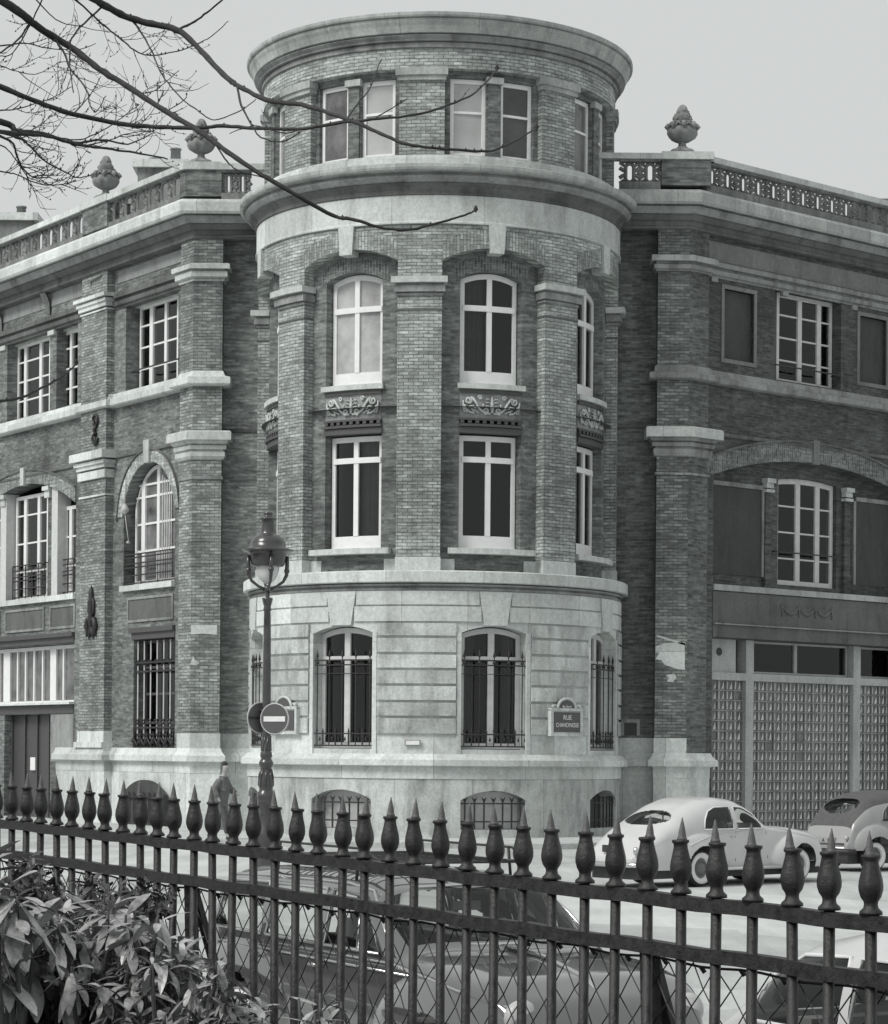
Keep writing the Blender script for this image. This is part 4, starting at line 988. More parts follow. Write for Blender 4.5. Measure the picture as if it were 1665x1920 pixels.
# ------------------------------------------------------------------ parapet: balustrades, piers, urns
def balustrade(F, s0, s1, z0, z1, d, pitch, name='balustrade', slot=.20):
    q = MB(); n = max(1, round((s1-s0)/pitch)); p = (s1-s0)/n; h = z1-z0; r = .05
    q.solid(F, s0, s1, z0-.14, z0+.09, d-.12, d+.12); q.solid(F, s0, s1, z1-.06, z1, d-.12, d+.12)
    for i in range(n):
        c = s0+(i+.5)*p; hw_, a_ = p*slot, h*.5-.1-p*.2
        loop = []
        for k in range(13): t = PI*k/12; loop.append(F.pt(c+hw_*math.cos(t), z0+h/2+a_+hw_*math.sin(t), d))
        for k in range(13): t = PI+PI*k/12; loop.append(F.pt(c+hw_*math.cos(t), z0+h/2-a_+hw_*math.sin(t), d))
        loop.append(loop[0]); q.tube(loop, r, 4, False)
        for sg in (-1, 1):
            for uy in (-1, 1):
                q.tube([F.pt(c+sg*hw_, z0+h/2+uy*a_*.35, d), F.pt(c+sg*p*.36, z0+h/2+uy*h*.12, d), F.pt(c+sg*p*.5, z0+h/2+uy*h*.20, d)], .055, 4, False)
                q.tube([F.pt(c+sg*hw_*.9, z0+h/2+uy*(a_+.02), d), F.pt(c+sg*p*.38, z0+h/2+uy*h*.34, d), F.pt(c+sg*p*.5, z0+h/2+uy*h*.40, d)], .045, 4, False)
        q.tube([F.pt(c+p/2, z0, d), F.pt(c+p/2, z0+h*.28, d)], .05, 4, False); q.tube([F.pt(c+p/2, z1, d), F.pt(c+p/2, z1-h*.28, d)], .05, 4, False)
        q.lathe([(0, -.09), (.09, 0), (0, .09)], F.pt(c+p/2, z0+h/2, d), 6)
    return W(q, name, 'stone_bal')
M['stone_bal'] = stone('weathered_balustrade', .20, .4, 2.5, .4)
db = .30
def course(path, z0, z1, d0, d1, name, mat):
    q = MB(); q.sweep(path, [(d0, z0), (d1, z0), (d1, z1), (d0, z1)], closed=True); return W(q, name, mat)
zb, zt_ = zR(354), zR(306); zc = zR(294)
cRn = P2(FR, 30, 0)
balustrade(FRf, at(1160, 330, YR).x-xr1, at(1236, 330, YR).x-xr1, zb, zt_, db, .53)
prs = at(1238, 330, YR).x; 
pe = FR.S(1320, 330, db)
balustrade(FR, pe, 29, zb, zt_, db, .62, slot=.155)
course([(3.9, YR), (prs, YR)], zt_, zc-.02, db-.18, db+.20, 'coping', 'stone_light'); course([P2(FR, pe, 0), P2(FR, 30, 0)], zt_, zc-.02, db-.18, db+.20, 'coping', 'stone')
pierpath = [(prs, YR), (xr1+.12, YR), P2(FR, pe+.0, 0)]
course(pierpath, zR(354), zt_, -.4, .42, 'parapet_pier', 'brick_mid'); course(pierpath, zt_, zR(292), -.5, .5, 'pier_cap', 'stone_light')
zb, zt_ = zL(374), zL(325); zc = zL(314)
q1 = at(418, 345, YL).x; 
balustrade(FLf, q1-xl0, at(470, 345, YL).x-xl0, zb, zt_, db, .5)
course([(q1, YL), (-4.4, YL)], zt_, zc, db-.18, db+.20, 'coping', 'stone_light')
sA = FLn.S(345, 350, db); course([P2(FLn, sA, 0), (xl0, YL), (q1, YL)], zL(374), zt_, -.4, .42, 'parapet_pier', 'brick_mid'); course([P2(FLn, sA, 0), (xl0, YL), (q1, YL)], zt_, zL(311), -.5, .5, 'pier_cap', 'stone_light')
sB1, sB0 = FLn.S(210, 400, .3), FLn.S(163, 420, .3)
balustrade(FLn, sB1, sA, zb, zt_, db, .78, slot=.30); balustrade(FLn, -33, sB0, zb, zt_, db, .70, slot=.26)
course([P2(FLn, sB1, 0), P2(FLn, sA, 0)], zt_, zc, db-.18, db+.20, 'coping', 'stone'); course([P2(FLn, -34, 0), P2(FLn, sB0, 0)], zt_, zc, db-.18, db+.20, 'coping', 'stone')
course([P2(FLn, sB0, 0), P2(FLn, sB1, 0)], zL(374), zt_, -.3, .45, 'parapet_pier', 'brick_mid'); course([P2(FLn, sB0-.05, 0), P2(FLn, sB1+.05, 0)], zt_, zL(311), -.35, .52, 'pier_cap', 'stone_light')
# flat roof behind the parapets
q = MB(); zr_ = zR(384)-.25
pts = [P2(FLn, -33, 0), (xl0, YL), (xr1, YR), P2(FR, 29, 0), (P2(FR, 29, 0)[0]-7, P2(FR, 29, 0)[1]+8), (xr1, YR+14), (xl0, YL+12), (P2(FLn, -33, 0)[0]+8, P2(FLn, -33, 0)[1]+6)]
q.quad([(x, y, zr_) for x, y in pts[:]], pts); q.quad([(x, y, zr_-.3) for x, y in pts][::-1], pts[::-1])
W(q, 'flat_roof', 'roof')
# chimneys behind the left parapet
def chimney(px, py0, py1, px1, Y, pots):
    a = at(px, py0, Y); b = at(px1, py1, Y); q = MB()
    q.box(a.x, b.x, Y, Y+1.2, zr_-1, b.z-.25); 
    o = W(q, 'chimney', 'stone_grey'); q = MB(); q.box(a.x-.15, b.x+.15, Y-.15, Y+1.35, b.z-.25, b.z); q.build('chimney_cap', M['stone'], o)
    for pp in pots: c = at(pp[0], 300, Y); q = MB(); q.lathe([(.17, 0), (.15, pp[1]), (.18, pp[1]), (.18, pp[1]+.05), (.1, pp[1]+.05)], (c.x, Y+.5, b.z), 10); q.build('chimney_pot', M['stone_grey'], o)
chimney(258, 345, 300, 345, 76, [(326, .42), (286, .12)])
chimney(-30, 450, 400, 64, 82, [(36, .28)])
q = MB(); a = at(1608, 372, 90); b = at(1700, 372, 90); q.box(a.x, b.x, 90, 92, zr_, at(1640, 372, 90).z); W(q, 'roof_hatch', 'stone_dark')

rndu = random.Random(5)
def urn(loc, label, scale=1.0):
    o = tag(empty('stone_urn', loc), label, 'urn', 'stone urns on the parapet piers')
    q = MB(); q.lathe([(.37, 0), (.37, .06), (.33, .08), (.30, .12), (.2, .15), (.11, .22), (.10, .30), (.13, .33)], n=20); q.build('foot', M['stone_urn'], o)
    q = MB(); q.lathe([(.11, .31), (.22, .36), (.33, .43), (.385, .53), (.39, .6), (.36, .68), (.31, .73), (.30, .78), (.35, .80), (.35, .84), (.28, .86)], n=40, mod=lambda t, z: 1+.05*math.cos(10*t) if .35 < z < .7 else 1); q.build('bowl', M['stone_urn'], o)
    q = MB(); q.tube([(.35*math.cos(i*PI/16), .35*math.sin(i*PI/16), .74-.05*math.cos(i*PI/2)) for i in range(33)], .03, 6, False)
    for k in range(8):
        t = k*PI/4; q.tube([(.36*math.cos(t), .36*math.sin(t), .80), (.42*math.cos(t), .42*math.sin(t), .72), (.38*math.cos(t), .38*math.sin(t), .64)], [.06, .07, .02], 6)
    q.build('garland', M['stone_urn'], o)
    q = MB(); q.lathe([(.26, .84), (.22, .92), (.24, .98), (.2, 1.05), (.15, 1.10), (.15, 1.17), (.12, 1.25), (.07, 1.31), (.0, 1.34)], n=16, mod=lambda t, z: 1+.12*math.cos(5*t+z*9))
    for k in range(16):
        t = rndu.uniform(0, 2*PI); z = rndu.uniform(.88, 1.18); r = .26-(z-.88)*.5
        q.lathe([(0, -.05), (.055, 0), (0, .06)], (r*math.cos(t), r*math.sin(t), z), 6)
    q.build('finial', M['stone_urn'], o); o.scale = (scale,)*3
    return o
M['stone_urn'] = stone('urn_stone', .24, .3, 3, .35)
z_cap = zR(292); p = at(1279, 300, YR-.1); urn((p.x, p.y, z_cap), 'stone urn with leafy finial on the pier right of the round tower')
p = at(377, 300, YL-.1); urn((p.x, p.y, zL(311)), 'stone urn behind bare branches on the corner pier left of the tower', .95)
p = F.pt((sB0+sB1)/2, zL(311), .1); urn(p, 'stone urn on the second pier of the left wing, farthest from the tower', .98)
# ------------------------------------------------------------------ street name plates and small wall plate
M['enamel'] = plain('dark_enamel', .075, .3); M['enamel_white'] = plain('white_enamel', .7, .35); M['sign_edge'] = plain('grey_enamel', .42, .4)
def on_tower(theta, z, r=4.98):
    t = math.radians(theta); return (TX+r*math.sin(t), TY-r*math.cos(t), z), t
def street_plate(theta, z, label, lines):
    loc, t = on_tower(theta, z, 4.995)
    o = tag(empty('street_name_plate', loc, t), label, 'street sign'); o.scale = (1.12, 1, 1.12)
    w_, h_ = .47, .27
    def arch_pts(r, zc, n=16): return [(r*math.cos(PI*k/n), zc+r*.85*math.sin(PI*k/n)) for k in range(n+1)]
    def slab(pts, y0, y1, q):
        q.quad([(x, y0, z) for x, z in pts][::-1], [(0, 0)]*len(pts)); q.quad([(x, y1, z) for x, z in pts], [(0, 0)]*len(pts))
        for i in range(len(pts)): a, b = pts[i], pts[(i+1) % len(pts)]; q.quad([(a[0], y0, a[1]), (b[0], y0, b[1]), (b[0], y1, b[1]), (a[0], y1, a[1])], [(0, 0)]*4)
    q = MB(); q.box(-w_, w_, -.05, .12, -h_-.06, h_-.02); slab(arch_pts(.29, h_-.03)[::-1], -.05, .10, q)
    q.box(-w_-.03, w_+.03, -.07, .10, h_-.03, h_+.03); q.box(-w_-.03, -w_+.05, -.065, .1, -h_-.06, h_); q.box(w_-.05, w_+.03, -.065, .1, -h_-.06, h_)
    q.tube([(x, -.05, z) for x, z in arch_pts(.29, h_)], .035, 6); 
    for s in (-1, 1): q.lathe([(0, 0), (.05, .02), (.04, .07), (0, .1)], (s*(w_-.06), -.03, h_+.02), 8); q.tube([(s*.3, -.05, h_+.04), (s*.36, -.05, h_+.10), (s*.42, -.05, h_+.05)], .02, 5)
    q.build('frame', M['stone_light'], o)
    q = MB(); q.box(-w_+.06, w_-.06, -.075, -.04, -h_+.03, h_-.06); slab([(x, z) for x, z in arch_pts(.23, h_+.035)][::-1], -.056, -.04, q); q.build('enamel_field', M['enamel'], o)
    R = Matrix.Rotation(PI/2, 4, 'X')
    for body, x, z_, sz, sx in lines: text('lettering', body, sz, M['enamel_white'], o, Matrix.Translation((x, -.079 if z_ < h_ else -.06, z_)) @ R, .002, sx)
    return o
street_plate(41.6, 3.07, 'dark enamel street name plate with arched top right of the windows', [('RUE', 0, .085, .15, 1.0), ('CHANOINESSE', 0, -.085, .135, .80), ('4e Arrt', 0, .335, .095, 1.0)])
street_plate(-49.5, 3.07, 'pale street name plate partly behind the no entry sign', [])
loc, t = on_tower(-6, 2.50, 4.975)
o = tag(empty('wall_plate', loc, t), 'small pale plate low on the tower between two windows', 'plate')
q = MB(); q.box(-.17, .17, -.03, .0, -.05, .05); q.build('plate', M['enamel_white'], o); q = MB(); q.box(-.2, .2, -.02, .01, -.07, .07); q.build('rim', M['stone_grey'], o)
# little white house lamp on its bracket, left wing
M['lamp_paint'] = plain('worn_lamp_paint', .45, .5); p = FLn.pt(FLn.S(240, 955, dL), FLn.Z(240, 955, dL), dL+.1)
o = tag(empty('wall_lamp', p), 'small white bracket lamp hanging left of the arched casement', 'lamp')
q = MB(); q.lathe([(0, -.16), (.10, -.08), (.12, 0), (.07, .1), (.03, .14), (0, .2)], n=12); q.build('lamp_shade', M['lamp_paint'], o)
q = MB(); q.tube([(0, 0, .15), (0, .02, .7), (.0, .2, .9)], .018, 5); q.tube([(0, 0, -.1), (.08, .0, -.7), (.12, 0, -.95)], .012, 5); q.lathe([(0, 0), (.07, .03), (0, .1)], (.1, 0, -1.0), 8); q.build('bracket', M['lamp_paint'], o)

# ------------------------------------------------------------------ street lamp with two round signs
M['lamp_glass'] = plain('milky_lamp_glass', .6, .15, var=.05)
M['lamp_iron'] = plain('glossy_lamp_iron', .045, .3, .0, .3, 8, .4)
LD = 36.0; lp_ = at(500, 1300, LD); SC = LD/FPX
o = lamp = tag(empty('street_lamp', (lp_.x, LD, 0)), 'tall cast iron street lamp with a domed lantern before the round tower', 'street lamp')
zq = lambda y: EYE+(HY-(332.5*ROLL)-y)*SC+0
zq = lambda y: at(500, y, LD).z
def lprof(l): return [(hw_*SC, zq(y)) for y, hw_ in l]
q = MB(); q.lathe(lprof([(1745, 26)] if False else [(1700, 27), (1690, 27), (1684, 23), (1660, 21), (1648, 23), (1640, 20), (1585, 16), (1575, 19), (1560, 18), (1550, 13), (1528, 12.5), (1518, 13), (1510, 16), (1503, 17), (1500, 16), (1495, 17.5), (1488, 17), (1484, 14), (1480, 12.5), (1474, 14), (1462, 13), (1445, 10), (1440, 10), (1437, 12.5), (1430, 14), (1427, 12), (1422, 9.5), (1418, 11.5), (1412, 11), (1408, 9), (1370, 8.5), (1300, 8), (1180, 7), (1146, 6.2), (1145, 7.5), (1142, 7.5), (1138, 6.5), (1128, 9), (1124, 10), (1121, 10), (1120, 4), (1104, 4.5)]), n=20)
q.build('column', M['lamp_iron'], o)
q = MB(); q2 = MB()
for k in range(8):
    t = k*PI/4; q.tube([(13.2*SC*math.cos(t), 13.2*SC*math.sin(t), zq(1474)), (12.6*SC*math.cos(t), 12.6*SC*math.sin(t), zq(1455)), (9.5*SC*math.cos(t+.3), 9.5*SC*math.sin(t+.3), zq(1442))], .018, 5)
    q2.tube([(8.6*SC*math.cos(t), 8.6*SC*math.sin(t), zq(1408)), (8.2*SC*math.cos(t+.6), 8.2*SC*math.sin(t+.6), zq(1380))], .016, 5)
q.build('leaf_ornament', M['lamp_iron'], o); q2.build('leaf_ornament', M['lamp_iron'], o)
q = MB()
for t in (.25, .25+PI/2, .25+PI, .25+1.5*PI):
    q.tube([(r*SC*math.cos(t), r*SC*math.sin(t), zq(y)) for y, r in ((1042, 37), (1060, 37), (1078, 36), (1090, 30), (1099, 18), (1106, 5))], [.030, .034, .03, .024, .022, .03], 6)
    q.lathe([(0, -.05), (.04, -.02), (.04, .02), (0, .05)], (36.5*SC*math.cos(t), 36.5*SC*math.sin(t), zq(1070)), 8)
q.lathe(lprof([(1108, 5), (1104, 8), (1100, 6), (1097, 3)]), n=12); q.build('lantern_cage', M['lamp_iron'], o)
q = MB(); q.lathe(lprof([(1062, 29), (1058, 32), (1040, 35), (1037, 36), (1035, 44), (1033, 48), (1031, 48), (1029, 40), (1026, 33), (1018, 33), (1010, 29), (1004, 22), (1002, 16), (1000, 15), (997, 14), (980, 12), (976, 13), (974, 17), (972, 17), (970, 12), (966, 8), (964, 10), (961, 9), (960, 5)]), n=32); q.build('lantern_hood', M['lamp_iron'], o)
q = MB(); q.lathe(lprof([(1095, 3), (1093, 8), (1086, 15), (1078, 19), (1070, 21), (1062, 22), (1058, 20)]), n=24); q.build('lamp_globe', M['lamp_glass'], o)
M['sign_red'] = plain('dark_red_enamel', .085, .35, var=.05); M['sign_back'] = plain('sign_back', .10, .5)
def disc_sign(px, py, Y, rz, dia, label, front):
    p = at(px, py, Y); o = tag(empty('no_entry_sign' if front else 'round_sign', p, rz), label, 'sign'); r = dia/2
    q = MB(); n = 40
    ring = [(r*math.cos(2*PI*k/n), r*math.sin(2*PI*k/n)) for k in range(n)]
    q.quad([(x, -.006, z) for x, z in ring][::-1], [(0, 0)]*n) if False else None
    q.tube([(x, 0, z) for x, z in ring+[ring[0]]], .012, 6, False)
    q.build('rim', M['sign_edge'], o)
    q = MB(); q.quad([(x, -.008, z) for x, z in ring], [(0, 0)]*n); q.quad([(x, .008, z) for x, z in ring][::-1], [(0, 0)]*n)
    for k in range(n): a, b = ring[k], ring[(k+1) % n]; q.quad([(a[0], .008, a[1]), (b[0], .008, b[1]), (b[0], -.008, b[1]), (a[0], -.008, a[1])], [(0, 0)]*4)
    q.build('disc', M['sign_red'] if front else M['sign_back'], o)
    q = MB()
    if front: q.box(-r*.78, r*.78, -.014, -.007, -r*.17, r*.17); q.build('white_bar', M['enamel_white'], o)
    else: q.box(-r*.95, r*.95, -.03, -.008, -.015, .015); q.box(-.02, .02, -.035, -.008, -r*.5, r*.5); q.build('back_brace', M['iron'], o)
    return o
disc_sign(515, 1348, LD-.18, math.radians(-22), .445, 'dark round no entry sign with a white bar on the lamp post', True)
disc_sign(488, 1346, LD+.06, math.radians(38), .445, 'back of a round sign fixed to the lamp post, left of the white bar sign', False)
q = MB(); 
for z in (zq(1332), zq(1362)): q.tube([(.13, -.16, z), (.0, -.09, z), (-.08, -.02, z), (-.1, .06, z)], .014, 5)
q.build('sign_clamp', M['lamp_iron'], lamp)

# ------------------------------------------------------------------ cars
import numpy as np
def smooth_curve(pts, L, n=400, k=9):
    xs = np.linspace(0, L, n); ys = np.interp(xs, [p[0] for p in pts], [p[1] for p in pts])
    ker = np.hanning(k*2+3); ker /= ker.sum(); pad = np.pad(ys, len(ker)//2, mode='edge'); ys = np.convolve(pad, ker, 'valid')[:n]
    return lambda x: float(np.interp(x, xs, ys))
M['tyre'] = plain('tyre_rubber', .02, .8); M['chrome'] = plain('chrome', .6, .15, 1, .05); M['car_inside'] = plain('car_lining', .06, .8)
M['seat'] = plain('car_seat', .16, .8); M['plate_dark'] = plain('number_plate', .03, .4)
def glassmat():
    m, n, b = newmat('car_glass'); o = n.nodes['Material Output']
    t = n.nodes.new('ShaderNodeBsdfTransparent'); t.inputs[0].default_value = (.93, .94, .93, 1)
    g = n.nodes.new('ShaderNodeBsdfGlossy'); g.inputs['Roughness'].default_value = .03; g.inputs['Color'].default_value = (.9, .9, .9, 1)
    f = n.nodes.new('ShaderNodeFresnel'); f.inputs[0].default_value = 1.4
    x = n.nodes.new('ShaderNodeMixShader'); n.links.new(f.outputs[0], x.inputs[0]); n.links.new(t.outputs[0], x.inputs[1]); n.links.new(g.outputs[0], x.inputs[2])
    n.links.new(x.outputs[0], o.inputs['Surface']); return m
M['car_glass'] = glassmat()
def inpoly(x, z, P):
    c = False; j = len(P)-1
    for i in range(len(P)):
        if (P[i][1] > z) != (P[j][1] > z) and x < (P[j][0]-P[i][0])*(z-P[i][1])/(P[j][1]-P[i][1])+P[i][0]: c = not c
        j = i
    return c
def car(name, label, L, top, belt, half, bot, paint, wheels, wr, side_w, front_w=None, rear_w=None, e1=.45, e2=.85, N=210, K=42, bulge=(), roof=None, tread=None, low=.93):
    """x runs from the tail to the nose; returns the Empty at the middle of the tail on the ground"""
    o = tag(empty(name), label, 'car')
    zt_, zb_, hw_, z0_ = (smooth_curve(c, L) for c in (top, belt, half, bot))
    def section(x):
        w_, zb, zt1, z0 = hw_(x), zb_(x), zt_(x), z0_(x); zb = min(zb, zt1-.02); z0 = min(z0, zb-.05); out = []
        for k in range(K+1):
            z = z0+(zb-z0)*k/K; t = (z-z0)/(zb-z0); y = w_*(low+(1-low)*math.sin(PI*min(1, t*.62+.1)))
            for bx, bz, rx, rz, amt in bulge:
                q = 1-((x-bx)/rx)**2-((z-bz)/rz)**2
                if q > 0: y += amt*q**.55
            out.append((y, z, 0))
        yb = out[-1][0]
        for k in range(1, K+1):
            a = PI/2*k/K; out.append((yb*max(0, math.cos(a))**e1, zb+(zt1-zb)*math.sin(a)**e2, a))
        return out
    xs = [L*(1-math.cos(PI*i/N))/2*.35+L*i/N*.65 for i in range(N+1)]
    S = [section(x) for x in xs]; KK = 2*K
    groups = {}
    def add(key, ps):
        groups.setdefault(key, MB()).quad(ps, [(p[0], p[2]) for p in ps], True)
    for i in range(N):
        for k in range(KK):
            for sd in (1, -1):
                a, b, c, d = S[i][k], S[i+1][k], S[i+1][k+1], S[i][k+1]
                xm = (xs[i]+xs[i+1])/2; zm = (a[1]+b[1]+c[1]+d[1])/4; ym = (a[0]+b[0]+c[0]+d[0])/4; am = (a[2]+c[2])/2
                key = 'body'
                cut = False
                for wx in wheels:
                    if (xm-wx)**2+(zm-wr)**2 < (wr+.07)**2 and ym > hw_(xm)*.8 and am == 0 or ((xm-wx)**2+(zm-wr)**2 < (wr+.07)**2 and zm < wr+.05): cut = True
                if cut: continue
                if am > 0:
                    for j, P in enumerate(side_w):
                        if am < 1.25 and inpoly(xm, zm, P): key = 'side%d%s' % (j, sd)
                    if front_w and front_w[0] < xm < front_w[1] and ym < front_w[2]*hw_(xm) and zm > front_w[3]: key = 'front'
                    if rear_w and ((xm-rear_w[0])/rear_w[1])**2+(ym/rear_w[2])**2 < 1 and am > .2: key = 'rear'
                    if roof and key == 'body' and (roof[0] < xm < roof[1]) and am > roof[2]: key = 'roof'
                Q = [(xs[i], -sd*a[0], a[1]), (xs[i+1], -sd*b[0], b[1]), (xs[i+1], -sd*c[0], c[1]), (xs[i], -sd*d[0], d[1])]
                if sd < 0: Q.reverse()
                add(key, Q)
    for i, rev in ((0, False), (N, True)):
        for sd in (1, -1):
            pts = [(xs[i], -sd*s_[0], s_[1]) for s_ in S[i]]+[(xs[i], 0, S[i][0][1])]
            add('body', pts if sd > 0 else pts[::-1])
    for key, g in groups.items():
        # weld for smooth shading
        mt, nm = (M[paint], 'body') if key == 'body' else ((M['soft_top'], 'roof') if key == 'roof' else (M['car_glass'], 'windscreen' if key == 'front' else ('rear_window' if key == 'rear' else 'side_window')))
        me = g.mesh(nm, mt)
        import bmesh
        bm = bmesh.new(); bm.from_mesh(me); bmesh.ops.remove_doubles(bm, verts=bm.verts, dist=.0008)
        bm.to_mesh(me); bm.free(); link(nm, me, o)
    W_ = tread or hw_(L/2)-.10
    for wx in wheels:
        for sd in (-1, 1):
            q = MB(); q.lathe([(wr*.60, 0), (wr*.62, -.08), (wr*.9, -.095), (wr*.985, -.06), (wr, 0), (wr*.985, .06), (wr*.9, .095), (wr*.62, .08), (wr*.60, 0)], n=36, caps=False)
            me = q.mesh('wheel', M['tyre']); me.transform(Matrix.Rotation(PI/2, 4, 'X')); wo = link('wheel', me, o, (wx, sd*W_, wr))
            q = MB(); q.lathe([(wr*.84, -.085), (wr*.83, -.104), (wr*.66, -.103), (wr*.56, -.09), (wr*.54, -.05)], n=36, caps=False)
            hm = MB(); hm.lathe([(wr*.55, -.05), (wr*.40, -.03), (wr*.34, -.05), (wr*.30, -.085), (wr*.15, -.10), (0, -.105)], n=30, caps=False)
            mh_ = hm.mesh('hub', M['hub']); mh_.transform(Matrix.Rotation(PI/2 if sd > 0 else -PI/2, 4, 'X')); link('hub', mh_, wo)
            me = q.mesh('rim', M['rim']); me.transform(Matrix.Rotation(PI/2 if sd > 0 else -PI/2, 4, 'X') @ Matrix.Diagonal((1, 1, 1, 1))); 
            link('rim', me, wo)
    q = MB(); q.box(.12, L-.15, -W_+.11, W_-.11, .15, .36)  # dark box hung low to stand in for the contact shadow
    for wx in wheels: q.box(wx-wr-.02, wx+wr+.02, -W_+.12, W_-.12, .35, wr*2+.05)
    q.build('underbody_shade', M['car_inside'], o)
    o['_y'] = 0; del o['_y']
    def ysurf(x, z, off=.012):
        s_ = section(x)
        for p, r in zip(s_, s_[1:]):
            if p[1] <= z <= r[1]: t = (z-p[1])/max(1e-6, r[1]-p[1]); return p[0]+(r[0]-p[0])*t+off
        return s_[-1][0]
    return o, ysurf, (zt_, zb_, hw_)
M['rim'] = plain('pale_wheel_rim', .7, .5); M['hub'] = plain('wheel_hub', .13, .35)
M['white_car'] = plain('cream_car_paint', .52, .3, 0, .07, 2, .3)
M['grey_car'] = plain('grey_car_paint', .30, .3, 0, .06, 3, .3)
M['black_car'] = plain('black_car_paint', .06, .10, 0, .1, 3, 1.0); M['black_car'].node_tree.nodes['Principled BSDF'].inputs['Coat IOR'].default_value = 2.0
M['soft_top'] = plain('canvas_roof', .08, .8, 0, .15, 8)
def trim(o, pts, r=.012, mat='chrome', name='trim'): q = MB(); q.tube(pts, r, 6); return q.build(name, M[mat], o)
def seats(o, xs_, wd, z=.85):
    for x in xs_:
        q = MB(); q.box(x, x+.5, -wd, wd, .35, .52); q.box(x-.02, x+.12, -wd, wd, .5, z); q.build('seat', M['seat'], o)
def on_side(ys, sd, pts, off=.012): return [(x, -sd*ys(x, z, off), z) for x, z in pts]
# --- the cream saloon with a round back
ST = lambda P: [(x+.42*min(1, x/.8), z) for x, z in P]
WA = ST([(1.14, .98), (1.17, 1.15), (1.28, 1.29), (1.46, 1.355), (1.84, 1.365), (1.90, .98)])
WB = ST([(1.99, .98), (1.96, 1.36), (2.20, 1.35), (2.44, 1.24), (2.62, 1.04), (2.64, .98)])
c1, ys, fn = car('parked_saloon', 'cream round-backed saloon parked at the kerb right of the tower', 5.02,
    ST([(0, .50), (.04, .62), (.2, .82), (.42, 1.02), (.66, 1.22), (.95, 1.40), (1.28, 1.50), (1.7, 1.53), (2.12, 1.49), (2.46, 1.36), (2.76, 1.08), (2.90, 1.01), (3.4, 1.0), (4.1, .91), (4.42, .78), (4.55, .66), (4.6, .55)]),
    ST([(0, .48), (.4, .78), (.9, .92), (1.4, .95), (2.8, .94), (3.5, .87), (4.3, .72), (4.6, .5)]),
    ST([(0, .50), (.08, .60), (.4, .70), (1.0, .74), (3.3, .74), (3.9, .68), (4.3, .60), (4.5, .50), (4.6, .38)]),
    ST([(0, .36), (.3, .30), (4.3, .28), (4.6, .36)]), 'white_car', (1.50, 4.08), .32, [WA, WB],
    (2.90, 3.22, .80, 1.02), (.93, .23, .50), bulge=[(1.50, .45, .70, .46, .10), (4.14, .42, .82, .50, .17)])
for P in (WA, WB):
    for sd in (1, -1): trim(c1, on_side(ys, sd, P+[P[0]], .008), .012, 'rim', 'window_trim')
for sd in (1, -1):
    trim(c1, on_side(ys, sd, ST([(.75, .72), (1.05, .82), (1.5, .92), (2.1, .95), (3.1, .96), (3.4, .93)]), .004), .012, 'white_car', 'waist_moulding')
    trim(c1, on_side(ys, sd, [(1.97, .30), (3.52, .30)], .01), .03, 'white_car', 'sill_moulding')
    trim(c1, on_side(ys, sd, [(2.37, .96), (2.37, .42)], .001), .006, 'car_inside', 'door_line'); trim(c1, on_side(ys, sd, [(2.22, .85), (2.32, .85)], .03), .014, 'chrome', 'door_handle'); trim(c1, on_side(ys, sd, [(3.16, .93), (3.22, .45)], .001), .006, 'car_inside', 'door_line')
    q = MB(); q.lathe([(.03, -.05), (.05, 0), (.04, .07), (0, .09)], (.05, -sd*.56, .62), 10); q.build('tail_lamp', M['chrome'], c1)
q = MB(); q.tube([(.25, -.80, .40), (.02, -.78, .40), (-.08, -.55, .40), (-.11, 0, .40), (-.08, .55, .40), (.02, .78, .40), (.25, .80, .40)], .045, 8)
for y in (-.3, .3): q.lathe([(.035, -.10), (.045, 0), (.03, .12), (0, .14)], (-.14, y, .40), 8)
q.build('bumper', M['chrome'], c1)
q = MB(); q.tube([(4.82, -.72, .42), (5.10, -.5, .42), (5.16, 0, .42), (5.10, .5, .42), (4.82, .72, .42)], .045, 8); q.build('bumper', M['chrome'], c1)
q = MB(); q.box(.0, .03, -.18, .18, .60, .72); q.build('number_plate', M['plate_dark'], c1)
seats(c1, (1.35, 2.15), .55, .85); q = MB(); q.tube([(2.94, .15+.2*math.cos(t*PI/8), .93+.19*math.sin(t*PI/8)) for t in range(17)], .012, 5); q.build('steering_wheel', M['seat'], c1)
# --- the small canvas-roofed car in front of it
WC = [(.82, .97), (.86, 1.18), (1.0, 1.30), (1.22, 1.33), (1.36, 1.31), (1.38, .97)]; WD = [(1.44, .97), (1.42, 1.33), (1.85, 1.35), (1.9, .97)]; WE = [(1.98, .97), (1.96, 1.34), (2.25, 1.28), (2.48, .98)]
c2, ys2, fn2 = car('canvas_roof_car', 'small pale car with a dark canvas roof, ahead of the cream saloon', 3.75,
    [(0, .50), (.04, .70), (.10, .92), (.22, 1.12), (.42, 1.34), (.65, 1.47), (1.0, 1.55), (1.5, 1.58), (1.9, 1.55), (2.2, 1.46), (2.5, 1.18), (2.65, 1.0), (3.2, .93), (3.55, .80), (3.75, .55)],
    [(0, .48), (.1, .80), (.5, .92), (2.4, .93), (3.0, .82), (3.75, .50)],
    [(0, .60), (.1, .66), (.5, .70), (2.4, .70), (3.0, .55), (3.75, .40)],
    [(0, .42), (3.75, .40)], 'grey_car', (.66, 3.0), .31, [WC, WD, WE], (2.28, 2.58, .85, 1.0), (.40, .17, .48), e1=.38, e2=.8, bulge=[(.66, .52, .52, .40, .13)], roof=(.10, 2.2, .62), low=.98)
for P in (WC, WD, WE):
    for sd in (1, -1): trim(c2, on_side(ys2, sd, P+[P[0]], .008), .010, 'grey_car', 'window_trim')
q = MB(); q.box(-.01, .03, -.52, .52, .52, .56); q.build('boot_hinge', M['car_inside'], c2)
